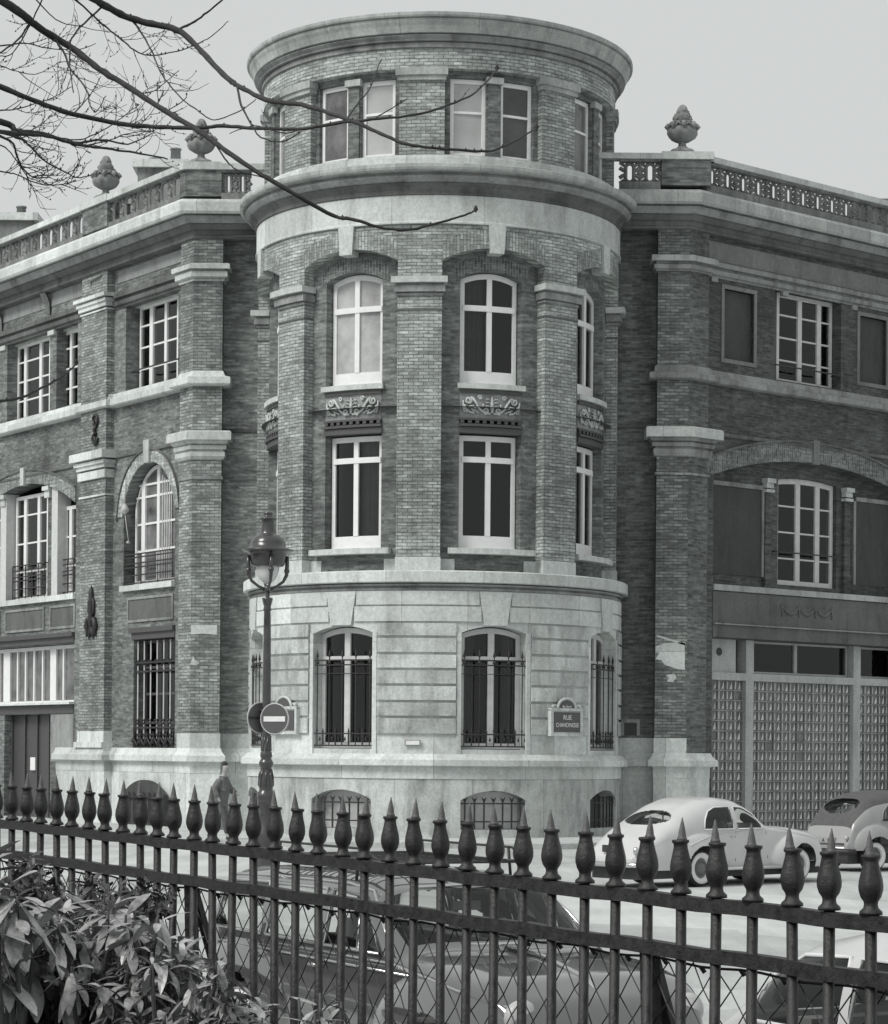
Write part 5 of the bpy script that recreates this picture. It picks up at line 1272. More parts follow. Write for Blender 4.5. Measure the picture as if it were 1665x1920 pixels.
pa = Matrix.Translation((-.02, 0, .60)) @ Matrix.Rotation(-PI/2, 4, 'Z') @ Matrix.Rotation(PI/2, 4, 'X')
q = MB(); q.box(-.015, .03, -.26, .26, .55, .66); npl = q.build('number_plate', M['grey_car'], c2)
text('registration', 'A   7', .10, M['plate_dark'], npl, pa, .004)
q = MB(); q.tube([(.1, -.72, .40), (-.08, -.70, .40), (-.13, 0, .40), (-.08, .70, .40), (.1, .72, .40)], .05, 8); q.build('bumper', M['iron'], c2)
q = MB(); q.tube([(-.02, -.70, .46), (-.13, -.66, .47), (-.16, 0, .47), (-.13, .66, .47), (-.02, .70, .46)], .016, 6); q.build('bumper_strip', M['chrome'], c2)
for sd in (1, -1): 
    q = MB(); q.lathe([(.03, -.04), (.035, .03), (0, .05)], (-.0, sd*.58, .66), 8); q.build('tail_lamp', M['sign_edge'], c2)
seats(c2, (.75, 1.5), .5, .95)
# --- glossy dark estate car with a roof rack, close to the fence
X0 = 3.45                                             # foot of the windscreen
WF = [(.42, 1.0), (.50, 1.25), (.62, 1.335), (1.28, 1.35), (1.30, 1.0)]; WG = [(1.40, 1.0), (1.40, 1.35), (2.25, 1.355), (2.28, 1.0)]; WH = [(2.38, 1.0), (2.36, 1.355), (2.84, 1.33), (3.22, 1.0)]
c3, ys3, fn3 = car('parked_estate_car', 'glossy dark estate car with a roof rack parked just behind the iron fence', 4.9,
    [(0, .56), (.03, .90), (.10, 1.12), (.22, 1.32), (.45, 1.42), (1.0, 1.46), (2.0, 1.48), (2.7, 1.465), (3.0, 1.39), (3.38, 1.12), (3.50, 1.03), (3.95, 1.01), (4.45, .94), (4.75, .82), (4.85, .66), (4.9, .52)],
    [(0, .52), (.05, .86), (.5, .94), (3.45, .95), (4.05, .90), (4.65, .80), (4.9, .5)],
    [(0, .56), (.1, .68), (.5, .74), (4.15, .75), (4.55, .70), (4.8, .60), (4.9, .45)],
    [(0, .36), (.3, .28), (4.55, .28), (4.9, .36)], 'black_car', (.95, 4.0), .32, [WF, WG, WH], (3.0, 3.43, .86, 1.04), (.13, .11, .55), e1=.34, e2=.78, bulge=[(4.05, .5, .9, .42, .08), (.95, .5, .8, .42, .05)])
for P in (WF, WG, WH):
    for sd in (1, -1): trim(c3, on_side(ys3, sd, P+[P[0]], .010), .013, 'chrome', 'window_trim')
for sd in (1, -1):
    trim(c3, on_side(ys3, sd, [(.30, 1.30), (.5, 1.37), (1.3, 1.392), (2.5, 1.40), (2.85, 1.37), (3.1, 1.22), (3.4, 1.0)], .012), .012, 'chrome', 'rain_gutter')
    trim(c3, on_side(ys3, sd, [(.3, .945), (3.4, .955), (4.3, .87), (4.7, .80)], .010), .010, 'chrome', 'waist_trim'); trim(c3, on_side(ys3, sd, [(.5, .90), (3.7, .90)], .012), .008, 'chrome', 'waist_trim')
    trim(c3, on_side(ys3, sd, [(2.90, 1.0), (2.78, 1.33)], .012), .011, 'chrome', 'vent_window_bar')
    for x in (2.20, 1.22): trim(c3, on_side(ys3, sd, [(x, .86), (x+.13, .86)], .035), .013, 'chrome', 'door_handle')
    for x in (2.33, 1.35): trim(c3, on_side(ys3, sd, [(x, .96), (x, .40)], .001), .005, 'car_inside', 'door_line')
    q = MB(); q.lathe([(0, -.02), (.10, -.02), (.11, .02), (.08, .05), (0, .06)], n=20); me = q.mesh('headlamp', M['sign_edge']); me.transform(Matrix.Translation((4.70, sd*.56, .74)) @ Matrix.Rotation(PI/2, 4, 'Y')); link('headlamp', me, c3)
trim(c3, [(3.40, -.64, 1.02)]+[(3.47-.1*abs(y), y, 1.06) for y in (-.5, -.25, 0, .25, .5)]+[(3.40, .64, 1.02)], .013, 'chrome', 'screen_trim')
trim(c3, [(2.92, -.60, 1.34), (2.97, -.35, 1.395), (2.99, 0, 1.41), (2.97, .35, 1.395), (2.92, .60, 1.34)], .014, 'chrome', 'screen_trim')
for sd in (-1, 1): trim(c3, [(2.92, sd*.60, 1.34), (3.18, sd*.645, 1.18), (3.40, sd*.64, 1.02)], .013, 'chrome', 'screen_trim')
trim(c3, [(3.50, 0, 1.045), (4.0, 0, 1.02), (4.5, 0, .93), (4.76, 0, .76)], .015, 'chrome', 'bonnet_strip')
q = MB(); q.tube([(4.7, -.78, .42), (4.98, -.55, .42), (5.03, 0, .42), (4.98, .55, .42), (4.7, .78, .42)], .05, 8); q.build('bumper', M['chrome'], c3)
q = MB(); q.box(2.93, 2.96, -.10, .10, 1.24, 1.30); q.build('rear_view_mirror', M['seat'], c3); seats(c3, (1.55, 2.45), .58, .90)
q = MB(); q.tube([(3.05, .32+.2*math.cos(t*PI/8), .98+.18*math.sin(t*PI/8)) for t in range(17)], .012, 5); q.build('steering_wheel', M['seat'], c3)
# roof rack
q = MB(); zr0 = 1.535
for sd in (-1, 1):
    q.tube([(1.05, sd*.54, zr0), (2.75, sd*.54, zr0)], .011, 6); q.tube([(1.05, sd*.54, zr0), (1.2, sd*.55, zr0+.09), (2.55, sd*.55, zr0+.09), (2.80, sd*.52, zr0)], .009, 6)
    for x in (1.2, 1.85, 2.5): q.tube([(x, sd*.55, zr0+.09), (x, sd*.57, zr0-.12)], .011, 5)
for k in range(16): x = 1.05+k*.112; q.tube([(x, -.54, zr0), (x, .54, zr0)], .007, 5)
for y in (-.28, 0, .28): q.tube([(1.05, y, zr0), (2.75, y, zr0)], .006, 5)
q.build('roof_rack', M['iron'], c3)
# --- white car at the lower right corner
WJ = [(.75, .98), (.82, 1.2), (1.05, 1.31), (1.45, 1.33), (1.48, .98)]; WK = [(1.55, .98), (1.53, 1.33), (2.0, 1.33), (2.4, 1.2), (2.6, .98)]
c4, ys4, fn4 = car('parked_white_car', 'white car at the right end of the fence, ahead of the dark estate car', 4.1,
    [(0, .55), (.06, .75), (.25, .90), (.5, .98), (.75, 1.22), (1.0, 1.38), (1.4, 1.46), (2.0, 1.45), (2.4, 1.32), (2.75, 1.02), (3.3, .98), (3.9, .84), (4.1, .55)],
    [(0, .5), (.2, .82), (.6, .92), (2.7, .92), (3.5, .85), (4.1, .5)], [(0, .52), (.1, .66), (.5, .74), (3.4, .74), (3.9, .62), (4.1, .48)], [(0, .36), (.3, .28), (3.8, .28), (4.1, .36)],
    'white_car', (.7, 3.2), .31, [WJ, WK], (2.3, 2.68, .84, 1.02), (.66, .20, .5), e1=.4, e2=.82, bulge=[(3.3, .5, .8, .42, .10), (.75, .5, .7, .42, .08)])
for P in (WJ, WK):
    for sd in (1, -1): trim(c4, on_side(ys4, sd, P+[P[0]], .008), .011, 'rim', 'window_trim')
q = MB(); q.tube([(.2, -.80, .42), (-.06, -.6, .42), (-.1, 0, .42), (-.06, .6, .42), (.2, .80, .42)], .045, 8); q.build('bumper', M['chrome'], c4); seats(c4, (.9, 1.8), .55, 1.0)
def put(o, x, y, ang): o.location = (x, y, 0); o.rotation_euler = (0, 0, ang)
a1 = math.radians(42); D1 = 41.9; r1 = Vector((at(1310, 1640, D1).x, D1)); v = Vector((math.cos(a1), math.sin(a1))); wl = Vector((-v.y, v.x))
P_ = r1-v*1.50+wl*.66; put(c1, P_.x, P_.y, a1)
a2 = math.radians(33); v = Vector((math.cos(a2), math.sin(a2))); wl = Vector((-v.y, v.x)); pr_ = at(1596, 1600, 47.5)
P_ = Vector((pr_.x, pr_.y))+wl*.72; put(c2, P_.x, P_.y, a2)
v3 = Vector((.454, -.891)); w3 = Vector((.891, .454)); a3 = math.atan2(v3.y, v3.x)
ws = at(732, 1800, 15.0); P_ = Vector((ws.x, ws.y))+w3*.78-v3*X0; put(c3, P_.x, P_.y, a3)
P_ = P_+v3*6.35+w3*.1; put(c4, P_.x, P_.y, a3)
# ------------------------------------------------------------------ pedestrian
def person():
    base = at(412, 1560, 58.6)
    o = tag(empty('person', (base.x, 58.6, .146), math.radians(-12)), 'bareheaded person in a long grey coat walking past the left wing', 'person')
    def skin(name, V, E, R, mat, sub=2, parent=o):
        me = bpy.data.meshes.new(name); me.from_pydata(V, E, []); me.materials.append(M[mat])
        ob = link(name, me, parent); m_ = ob.modifiers.new('skin', 'SKIN'); m_.use_smooth_shade = True; me.skin_vertices or None
        if not me.skin_vertices:
            bpy.context.view_layer.objects.active = ob
        sv = me.skin_vertices[0].data
        for i, r in enumerate(R): sv[i].radius = r if isinstance(r, tuple) else (r, r)
        sv[0].use_root = True
        s_ = ob.modifiers.new('sub', 'SUBSURF'); s_.levels = sub; s_.render_levels = sub
        dg = bpy.context.evaluated_depsgraph_get(); dg.update()
        m2 = bpy.data.meshes.new_from_object(ob.evaluated_get(dg)); ob.modifiers.clear(); ob.data = m2
        for p in m2.polygons: p.use_smooth = True
        return ob
    # walking to the right (+X): pelvis, spine, neck, head, legs, arms
    V = [(0, 0, .98), (.02, 0, 1.15), (.05, 0, 1.36), (.09, 0, 1.53), (.12, 0, 1.60), (.14, 0, 1.68), (.145, 0, 1.80),
         (.0, -.10, .92), (.16, -.10, .52), (.22, -.10, .10), (.32, -.10, .05),
         (.0, .10, .92), (-.08, .10, .50), (-.32, .10, .14), (-.24, .10, .06),
         (.06, -.20, 1.47), (-.06, -.25, 1.20), (.04, -.25, .98), (.08, -.24, .90),
         (.06, .20, 1.47), (.16, .25, 1.20), (.34, .23, 1.08), (.42, .22, 1.06)]
    E_ = [(0, 1), (1, 2), (2, 3), (3, 4), (4, 5), (5, 6), (0, 7), (7, 8), (8, 9), (9, 10), (0, 11), (11, 12), (12, 13), (13, 14), (2, 15), (15, 16), (16, 17), (17, 18), (2, 19), (19, 20), (20, 21), (21, 22)]
    R = [(.15, .13), (.14, .12), (.16, .14), .06, .06, (.10, .085), (.085, .08), .10, .07, .045, .04, .10, .07, .045, .04, .07, .05, .038, .03, .07, .05, .038, .03]
    M['skin'] = plain('skin', .33, .6, 0, .05); M['coat'] = plain('grey_coat', .13, .9, 0, .15, 12); M['trousers'] = plain('dark_trousers', .08, .9); M['hair'] = plain('dark_hair', .03, .7)
    skin('body', V, E_, R, 'skin')
    V = [(0, 0, .98), (.02, 0, 1.15), (.05, 0, 1.36), (.08, 0, 1.48), (-.01, 0, .72), (-.02, 0, .52), (.06, -.19, 1.44), (-.07, -.27, 1.20), (.03, -.27, 1.0), (.06, .19, 1.44), (.16, .27, 1.20), (.33, .25, 1.09)]
    E_ = [(0, 1), (1, 2), (2, 3), (0, 4), (4, 5), (2, 6), (6, 7), (7, 8), (2, 9), (9, 10), (10, 11)]
    R = [(.21, .20), (.20, .18), (.22, .19), (.11, .10), (.24, .23), (.27, .26), (.10, .10), .085, .07, (.10, .10), .085, .07]
    skin('coat', V, E_, R, 'coat')
    for V in ([(0, -.10, .9), (.16, -.10, .52), (.22, -.10, .12)], [(0, .10, .9), (-.08, .10, .50), (-.31, .10, .17)]): skin('trouser_leg', V, [(0, 1), (1, 2)], [.12, .09, .07], 'trousers')
    for x, y, z in ((.26, -.10, .04), (-.27, .10, .08)): skin('shoe', [(x-.08, y, z), (x+.12, y, z-.005)], [(0, 1)], [.05, .04], 'hair')
    skin('hair', [(.11, 0, 1.74), (.12, 0, 1.82), (.15, 0, 1.845)], [(0, 1), (1, 2)], [(.085, .08), (.095, .09), .07], 'hair')
    q = MB()
    for y in (-.034, .034): q.lathe([(0, -.01), (.014, 0), (0, .01)], (.235, y, 1.715), 8)
    q.lathe([(0, -.03), (.018, 0), (0, .03)], (.245, 0, 1.68), 8); q.build('face', M['skin'], o)
person()

# ------------------------------------------------------------------ iron fence
fu = (.537, -.843); fP = at(800, 1412, 7.0); FN = Plane((fP.x, fP.y), fu)
M['spike'] = plain('worn_spike_iron', .085, .5, 0, .6, 45, 0, .5, .003)
fence = tag(empty('iron_fence', (fP.x, fP.y, .82)), 'black iron fence of urn-and-spike topped bars across the foreground', 'fence')
sl0, sr0 = FN.S(10, 1545), FN.S(1632, 1731)
zt0, zt1 = FN.Z(10, 1545), FN.Z(1632, 1731)
zrail = lambda s: zt0+(zt1-zt0)*(s-sl0)/(sr0-sl0)
zb0, zb1 = FN.Z(363, 1652), FN.Z(1634, 1835); sb0, sb1 = FN.S(363, 1652), FN.S(1634, 1835)
zlow = lambda s: zb0+(zb1-zb0)*(s-sb0)/(sb1-sb0)
FL = (-fP.x, -fP.y, -.82)
s_a, s_b = FN.S(-220, 1560), FN.S(1900, 1760)
def rail(zf, h, t, name):
    q = MB(); n = 46
    for i in range(n):
        a, b = s_a+(s_b-s_a)*i/n, s_a+(s_b-s_a)*(i+1)/n; w1 = .0025*math.sin(i*1.9); w2 = .0025*math.sin((i+1)*1.9)
        za, zb_ = zf(a)+w1, zf(b)+w2
        q.solid(FN, a, b, lambda x, a=a, b=b, za=za, zb_=zb_: za+(zb_-za)*(x-a)/(b-a)-h/2, lambda x, a=a, b=b, za=za, zb_=zb_: za+(zb_-za)*(x-a)/(b-a)+h/2, -t/2, t/2, 14 if False else None) if False else q.quad([FN.pt(a, za-h/2, t/2), FN.pt(b, zb_-h/2, t/2), FN.pt(b, zb_+h/2, t/2), FN.pt(a, za+h/2, t/2)], [(0, 0)]*4)
        q.quad([FN.pt(a, za+h/2, t/2), FN.pt(b, zb_+h/2, t/2), FN.pt(b, zb_+h/2, -t/2), FN.pt(a, za+h/2, -t/2)], [(0, 0)]*4)
        q.quad([FN.pt(b, zb_-h/2, -t/2), FN.pt(a, za-h/2, -t/2), FN.pt(a, za+h/2, -t/2), FN.pt(b, zb_+h/2, -t/2)], [(0, 0)]*4)
        q.quad([FN.pt(a, za-h/2, -t/2), FN.pt(b, zb_-h/2, -t/2), FN.pt(b, zb_-h/2, t/2), FN.pt(a, za-h/2, t/2)], [(0, 0)]*4)
    return q.build(name, M['fence'], fence, FL)
rail(zrail, .034, .034, 'top_rail'); rail(zlow, .034, .034, 'lower_rail'); rail(lambda s: .98, .034, .034, 'bottom_rail')
PX = [-64, -35, -6, 22, 49, 76, 106, 134, 166, 197, 230, 263, 295, 326, 364, 398, 437, 475, 515, 555, 597, 643, 684, 731, 777, 827, 876, 928, 981, 1035, 1097, 1155, 1215, 1278, 1344, 1412, 1486, 1556, 1634, 1714, 1798]
rf = random.Random(11)
spear = [(.020, .018), (.026, .019), (.0255, .026), (.017, .034), (.0155, .042), (.0165, .048), (.0225, .058), (.0265, .072), (.0272, .082), (.0255, .097), (.0205, .118), (.0175, .132), (.0170, .141), (.0212, .145), (.0212, .151), (.0135, .152)]
def pk():
    a = MB(); a.tube([(0, 0, -1.12), (0, 0, .03)], .0135, 10)
    b = MB(); b.lathe(spear, n=18, mod=lambda t, z: 1+(.05*math.cos(6*t) if .05 < z < .14 else 0))
    c = MB(); c.lathe([(.0125, .150), (.0125, .155), (.0105, .158), (.0085, .172), (.0048, .190), (.0008, .207)], n=12)
    return a.mesh('picket', M['fence']), b.mesh('finial', M['fence']), c.mesh('spike', M['spike'])
pm = pk()
for i, px in enumerate(PX):
    s = FN.S(px, 1600); z = zrail(s); p = FN.pt(s, z, 0)
    a = link('picket', pm[0], fence, (p[0]-fP.x, p[1]-fP.y, p[2]-.82)); a.rotation_euler = (rf.uniform(-.008, .008), rf.uniform(-.012, .012), 0)
    b = link('finial', pm[1], a, rz=rf.uniform(0, 6)); b.rotation_euler[0] = rf.uniform(-.03, .03)
    c = link('spike', pm[2], a); k = rf.uniform(-.03, .03); c.rotation_euler = (k, rf.uniform(-.03, .03), 0); c.scale = (1, 1, rf.uniform(.985, 1.01))
# raking stays
for px, w_ in ((1200, .05), (342, .045)):
    s = FN.S(px, 1750); q = MB(); z = zlow(s)
    q.bar(FN.pt(s, z, -.03), FN.pt(s+.02, .85, -.05), w_, .02); q.bar(FN.pt(s, z, -.03), FN.pt(s-.03, .85, -.35), .035, .02); q.build('stay', M['fence'], fence, FL)
# wire netting
q = MB(); p_ = .098; ztop = lambda s: zlow(s)-.030; sA_, sB_ = s_a, s_b
rn = random.Random(4)
n = int((sB_-sA_)/p_)
rows_ = 9
node = {}
def nd(i, j):
    if (i, j) not in node:
        s = sA_+i*p_/2; node[(i, j)] = FN.pt(s+rn.uniform(-.006, .006), ztop(s)-j*p_*.56+rn.uniform(-.006, .006), -.03+rn.uniform(-.004, .004))
    return node[(i, j)]
for i in range(2*n):
    for j in range(rows_):
        if (i+j) % 2 == 0:
            q.tube([nd(i, j), nd(i+1, j+1)], .0022, 4, False)
            if i: q.tube([nd(i, j), nd(i-1, j+1)], .0022, 4, False)
wn = q.build('wire_netting', M['wire'], fence, FL)
q = MB(); pts = [FN.pt(s_a+(s_b-s_a)*i/90, ztop(s_a+(s_b-s_a)*i/90)+.004*math.sin(i*1.3), -.02) for i in range(91)]; q.tube(pts, .0035, 5)
for i in range(0, 90, 2): q.tube([pts[i], (pts[i][0]+.01, pts[i][1], pts[i][2]-.014)], .006, 5)
q.build('tension_wire', M['wire'], fence, FL)

# ------------------------------------------------------------------ planting in front of the fence
def leafmat(name, c, rough):
    m, n_, b = newmat(name); g = n_.nodes.new('ShaderNodeObjectInfo'); tc = n_.nodes.new('ShaderNodeTexCoord')
    f = noise(n_, 5, 4, tc.outputs['Object']); n_.links.new(ramp(n_, noise(n_, 7, 5, tc.outputs['Object'], .75), c*.3, c*1.9, .38, .60), b.inputs['Base Color'])
    b.inputs['Roughness'].default_value = rough; b.inputs['Specular IOR Level'].default_value = .6; return m
M['leaf'] = leafmat('broad_leaf', .22, .32); M['leaf_dark'] = leafmat('small_dark_leaf', .045, .5); M['bark'] = stone('shrub_bark', .08, .3, 6, .3)
def leaf(q, p, d, nrm, L, Wd, droop=.5, cup=.25, n=5):
    d = d.normalized(); side = d.cross(nrm).normalized(); up = side.cross(d).normalized()
    prev = None; pos = Vector(p); cur = d.copy()
    for i in range(n+1):
        t = i/n; wv = Wd/2*math.sin(PI*min(1, t*.93+.05))**.8
        e = up*(cup*wv)
        row = [tuple(pos-side*wv+e), tuple(pos), tuple(pos+side*wv+e)]
        if prev:
            q.quad([prev[0], row[0], row[1], prev[1]], [(0, 0)]*4, True); q.quad([prev[1], row[1], row[2], prev[2]], [(0, 0)]*4, True)
        prev = row; cur = (cur-Vector((0, 0, 1))*droop/n).normalized(); up = side.cross(cur).normalized(); pos = pos+cur*L/n
def shrub(name, label, root_px, root_D, tips, Lr, Wr, mat, k=8, seed=1, droop=.9, cat='shrub', extra=0, group=None):
    R_ = random.Random(seed); b0 = at(*root_px, root_D); o = tag(empty(name, (b0.x, b0.y, .6)), label, cat, group)
    base = Vector((b0.x, b0.y, .6)); st, fo = MB(), MB()
    for (px, py, D) in tips:
        tip = at(px, py, D)-base
        mid = Vector((tip.x*.35+R_.uniform(-.08, .08), tip.y*.35, tip.z*.55))
        pts = [Vector((R_.uniform(-.05, .05), R_.uniform(-.05, .05), 0)), mid, tip*.9+Vector((0, 0, tip.z*.02)), tip]
        st.tube(pts, [.012, .008, .005, .003], 5)
        ph = R_.uniform(0, 6)
        for i in range(k+R_.randint(-2, 2)):
            t = ph+i*2.4; el = R_.uniform(-1.2, 1.0); dv = Vector((math.cos(t)*math.cos(el), math.sin(t)*math.cos(el), math.sin(el)))
            L = R_.uniform(*Lr); leaf(fo, tip+dv*.008-Vector((0, 0, 1))*R_.uniform(0, .05), dv, Vector((R_.uniform(-.3, .3), R_.uniform(-.3, .3), 1)), L, L*R_.uniform(*Wr), R_.uniform(.05, 1)*droop, R_.uniform(-.1, .35))
    st.build('stem', M['bark'], o); fo.build('foliage', M[mat], o); return o
rt = random.Random(21)
def fill(poly, n, D0, D1, inset=0):
    xs = [p[0] for p in poly]; ys = [p[1] for p in poly]; r = []
    while len(r) < n:
        x, y = rt.uniform(min(xs), max(xs)), rt.uniform(min(ys), max(ys))
        if inpoly(x, y, poly): r.append((x, y, rt.uniform(D0, D1)))
    return r
shrub('broad_leaf_shrub', 'shrub with large drooping pale leaves at the left edge', (20, 1900), 5.2, fill([(-60, 1610), (30, 1625), (70, 1690), (95, 1760), (60, 1830), (-60, 1840)], 24, 4.9, 5.6), (.04, .13), (.22, .38), 'leaf', 13, 1, 1.9)
shrub('broad_leaf_shrub', 'broad-leaved shrub with upright and hanging leaves in front of the fence bars', (190, 1900), 5.6, fill([(80, 1700), (150, 1690), (240, 1690), (310, 1720), (330, 1790), (280, 1850), (120, 1850), (60, 1790)], 70, 5.2, 6.2), (.03, .095), (.22, .40), 'leaf', 13, 2, 1.6)
shrub('broad_leaf_shrub', 'low broad-leaved shrub spilling right along the bottom of the fence', (320, 1960), 5.4, fill([(180, 1830), (240, 1775), (310, 1755), (380, 1780), (440, 1830), (500, 1890), (540, 1935), (500, 1990), (140, 1990)], 110, 5.0, 5.9), (.025, .08), (.24, .42), 'leaf', 14, 3, 1.6)
shrub('broad_leaf_shrub', 'small sprig of narrow leaves low in front of the dark estate car', (620, 2010), 5.4, [(560, 1872, 5.4), (600, 1862, 5.4), (640, 1878, 5.5), (590, 1900, 5.4)], (.06, .09), (.22, .3), 'leaf', 5, 4, .7)
shrub('small_leaf_bush', 'dark small-leaved bush at the lower left corner', (60, 1980), 5.7, fill([(-60, 1760), (60, 1790), (140, 1830), (220, 1870), (260, 1990), (-60, 1990)], 170, 5.3, 6.1), (.025, .05), (.4, .6), 'leaf_dark', 12, 5, .5, 'bush')
shrub('small_leaf_bush', 'dark tangled bush climbing over the lower rail at the left', (150, 1760), 7.6, fill([(20, 1625), (60, 1600), (90, 1640), (160, 1640), (240, 1650), (320, 1665), (330, 1690), (200, 1705), (100, 1700), (20, 1710)], 120, 7.2, 7.9), (.02, .045), (.4, .6), 'leaf_dark', 12, 6, .5, 'bush')
# dark ground cover inside the fence
q = MB(); 
for i in range(9000):
    px, D = rt.uniform(-100, 1750), rt.uniform(3.6, 6.2)
    x = (px-832)/FPX*D; z = .6+rt.uniform(0, .35)
    a = rt.uniform(0, 6.28); leaf(q, (x, D, z), Vector((math.cos(a), math.sin(a), rt.uniform(-.2, .9))), Vector((0, 0, 1)), rt.uniform(.04, .09), .03, .4, .1, 2)
tag(q.build('ground_ivy', M['leaf_dark']), 'dark ivy covering the soil inside the fence', 'ground cover', kind='stuff')

# ------------------------------------------------------------------ bare tree at the left
TD = lambda px, py: 9+.5*math.sin(px/170)+.45*math.sin(py/75+1)
TP = lambda px, py: at(px, py, TD(px, py))
tx = at(-520, 600, 9.4)
tree = tag(empty('bare_tree', (tx.x, tx.y, .6)), 'leafless tree whose bare branches reach in from the upper left', 'tree')
TL = Vector((-tx.x, -tx.y, -.6))
M['twig'] = plain('dark_tree_bark', .035, .9, 0, .4, 30)
q = MB(); q.tube([(0, 0, -.1), (.03, 0, .4), (.05, .02, 1.5), (0, 0, 3.2), (-.05, 0, 5), (0, 0, 7.5), (.1, 0, 9.5)], [.24, .18, .15, .13, .11, .07, .02], 14); q.build('trunk', M['twig'], tree)
BR = [
 ([(-520, -330), (-300, -190), (-120, -70), (21, 12), (60, 42), (99, 69), (135, 90), (186, 129), (234, 159), (294, 198), (354, 234), (399, 264), (444, 297), (500, 333), (560, 368), (625, 404), (665, 412), (720, 428), (770, 430), (830, 415), (865, 405), (892, 395)], 22, 3.2),
 ([(-520, -500), (-260, -240), (20, -90), (170, -6), (192, 8), (235, 30), (285, 45), (332, 56), (365, 82), (395, 115), (430, 150), (450, 162), (499, 187), (568, 197), (617, 212), (671, 231), (715, 251), (765, 271), (824, 278), (903, 284), (942, 276), (1006, 241)], 22, 3),
 ([(-520, -60), (-260, 60), (-100, 125), (0, 162), (60, 187), (130, 212), (230, 232), (300, 238), (360, 240), (420, 236), (484, 241), (568, 241), (632, 231), (696, 224), (784, 214), (853, 192), (893, 172), (932, 130)], 15, 2.8),
 ([(-520, 40), (-200, 190), (0, 228), (30, 246), (72, 249), (120, 264), (156, 273), (210, 280), (264, 288), (315, 298)], 17, 2.5),
 ([(-520, 60), (-200, 215), (0, 247), (45, 251), (90, 256), (140, 268), (190, 262), (240, 270), (285, 250)], 14, 2),
 ([(332, 56), (365, 40), (395, 18), (425, -8)], 6, 3), ([(20, -90), (141, 0), (192, 45), (228, 75), (255, 96), (282, 104), (318, 99), (360, 87), (396, 68), (428, 39)], 5, 1.6),
 ([(243, 34), (264, 60), (285, 96), (294, 120), (309, 147), (342, 186), (375, 210), (402, 225), (450, 208), (480, 186)], 4.5, 1.8), ([(444, 160), (453, 198), (474, 237), (490, 258), (530, 266), (565, 246)], 5, 2),
 ([(-90, 215), (0, 255), (24, 270), (33, 297), (45, 318), (66, 333), (95, 332)], 6, 2), ([(0, 248), (45, 264), (81, 300), (120, 321), (144, 333), (177, 327)], 5, 1.8),
 ([(-90, 300), (0, 321), (30, 327), (75, 345), (120, 345), (144, 339)], 3.5, 1.4), ([(99, 69), (120, 99), (132, 129), (162, 168), (168, 195), (180, 210), (198, 180)], 5.5, 1.8),
 ([(132, 90), (131, 126), (138, 174)], 4, 2), ([(195, 10), (150, 51), (129, 82)], 5, 3), ([(57, 40), (36, 72), (0, 99), (-30, 120)], 4, 3), ([(92, -30), (60, 40), (24, 99), (0, 105)], 3.5, 2),
 ([(50, -20), (105, 36), (156, 51), (204, 60)], 3, 1.4), ([(-90, 95), (0, 86), (45, 81), (90, 90), (144, 93), (180, 81)], 4, 1.5), ([(-90, 100), (0, 123), (36, 135), (72, 138), (114, 114)], 3, 1.3),
 ([(-90, 215), (0, 207), (30, 204), (75, 192), (105, 180), (135, 162)], 3.5, 1.4), ([(138, 213), (168, 180), (189, 144)], 3, 1.5), ([(402, 266), (426, 303), (450, 321), (505, 336)], 3.5, 2),
 ([(651, 222), (675, 188), (691, 170), (715, 111)], 3.2, 2.2), ([(700, 224), (730, 205), (762, 186)], 2.5, 1.8), ([(-300, 700), (-100, 760), (0, 752), (43, 744), (86, 723), (121, 703), (143, 682)], 8, 3),
 ([(-80, 270), (0, 272), (30, 300), (50, 330), (70, 338)], 3, 1.5), ([(294, 198), (302, 182), (307, 170)], 3, 2), ([(110, 258), (150, 262), (200, 240), (235, 215), (262, 195)], 3.2, 1.4),
 ([(222, 230), (250, 232), (262, 205), (285, 170)], 2, 1.2), ([(156, 273), (200, 265), (240, 250), (290, 246)], 3, 1.5), ([(255, 175), (290, 170), (335, 133)], 2.5, 1.5), ([(310, 210), (345, 187), (350, 176)], 2.4, 1.5), ([(568, 241), (530, 250), (480, 236), (430, 250)], 3, 1.5)]
rb = random.Random(8)
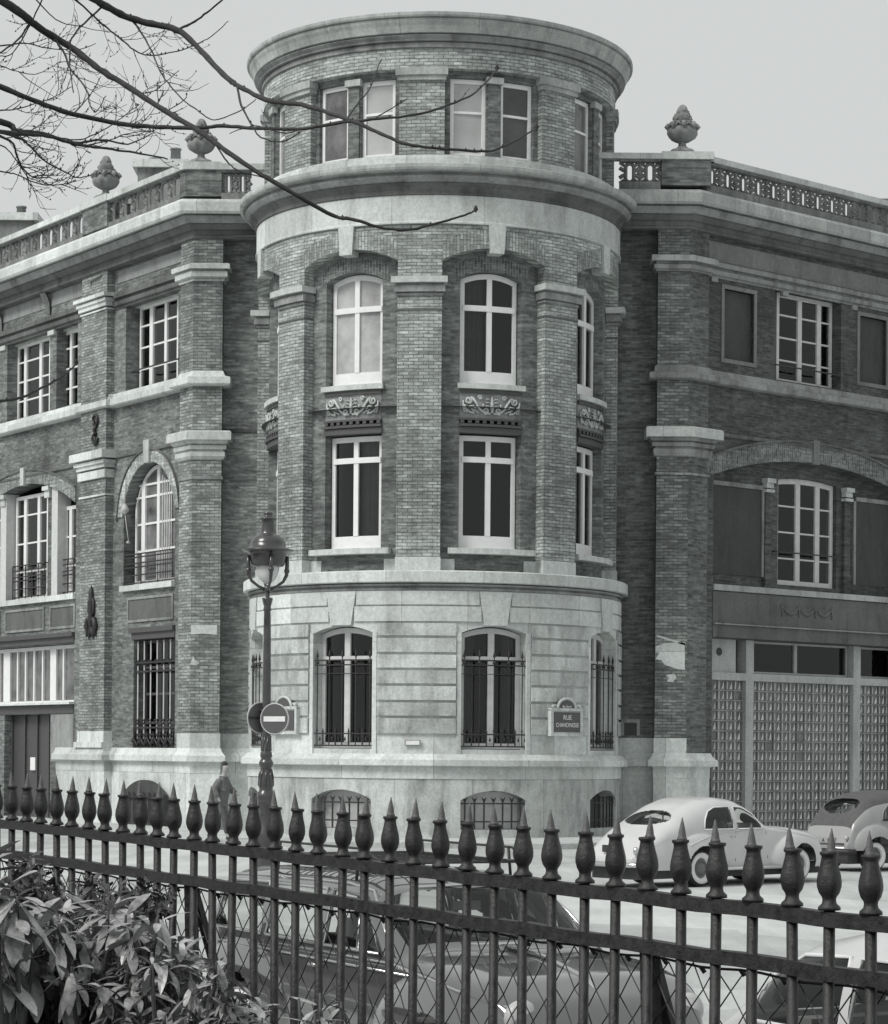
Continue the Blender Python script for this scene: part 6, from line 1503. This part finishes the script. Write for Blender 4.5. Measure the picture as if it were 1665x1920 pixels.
def catmull(P, m=5):
    P = [P[0]]+P+[P[-1]]; out = []
    for i in range(1, len(P)-2):
        a, b, c, d = (Vector(p) for p in P[i-1:i+3])
        for k in range(m): t = k/m; out.append(.5*((2*b)+(c-a)*t+(2*a-5*b+4*c-d)*t*t+(3*b-a-3*c+d)*t**3))
    out.append(Vector(P[-2])); return out
def twig(q, px, py, ang, ln, w0, depth=0):
    pts = [(px, py)]; a = ang
    for i in range(6):
        a += rb.uniform(-.12, .30)*(-1 if math.cos(ang) > 0 else 1); px += math.cos(a)*ln/6; py += math.sin(a)*ln/6; pts.append((px, py))
        if depth < 1 and rb.random() < .35: twig(q, px, py, a+rb.choice((-.6, .6)), ln*.4, w0*.7, depth+1)
        if rb.random() < .16: p_ = TP(px, py)+TL; q.lathe([(0, -.003), (.0032, 0), (0, .006)], p_, 5)
    q.tube([TP(*p)+TL for p in pts], [max(.0009, w0*(1-.6*i/6)/511/2) for i in range(7)], 4)
for bi, (pl2, w0, w1) in enumerate(BR):
    C_ = catmull(pl2, 5); n = len(C_); q = MB()
    vis = [c for c in C_ if c.x > -5]; x_at = next((i for i, c in enumerate(C_) if c.x > 0), 0)
    pts, rad = [], []
    for i, c in enumerate(C_):
        j = .8 if i > x_at else 0
        pts.append(TP(c.x+rb.uniform(-j, j), c.y+rb.uniform(-j, j))+TL)
        t = i/(n-1); w_ = w0+(w1-w0)*t**.62; rad.append(w_/511/2*rb.uniform(.92, 1.15))
    q.tube(pts, rad, 7)
    for i in range(max(2, x_at), n-1):
        c = C_[i]; w_ = w0+(w1-w0)*(i/(n-1))**.62
        d = C_[i+1]-C_[i-1]; a0 = math.atan2(d.y, d.x)
        left = c.x < 330 and c.y < 360
        if rb.random() < (.30 if left else .03) and w_ < 13: twig(q, c.x, c.y, a0+rb.choice((-.7, -.5, .6)), rb.uniform(30, 95 if left else 30), rb.uniform(1.2, 2.2))
        if rb.random() < .16: p_ = TP(c.x, c.y)+TL+Vector((0, 0, w_/1300)); q.lathe([(0, -.006), (.004+w_/5000, 0), (0, .008)], p_, 6)
    if (pl2[-1][0], pl2[-1][1]) in ((932, 130), (892, 395), (1006, 241), (143, 682)): q.lathe([(0, -.008), (.009, .004), (.004, .016), (0, .02)], TP(*pl2[-1])+TL, 7)
    q.build('branch', M['twig'], tree)
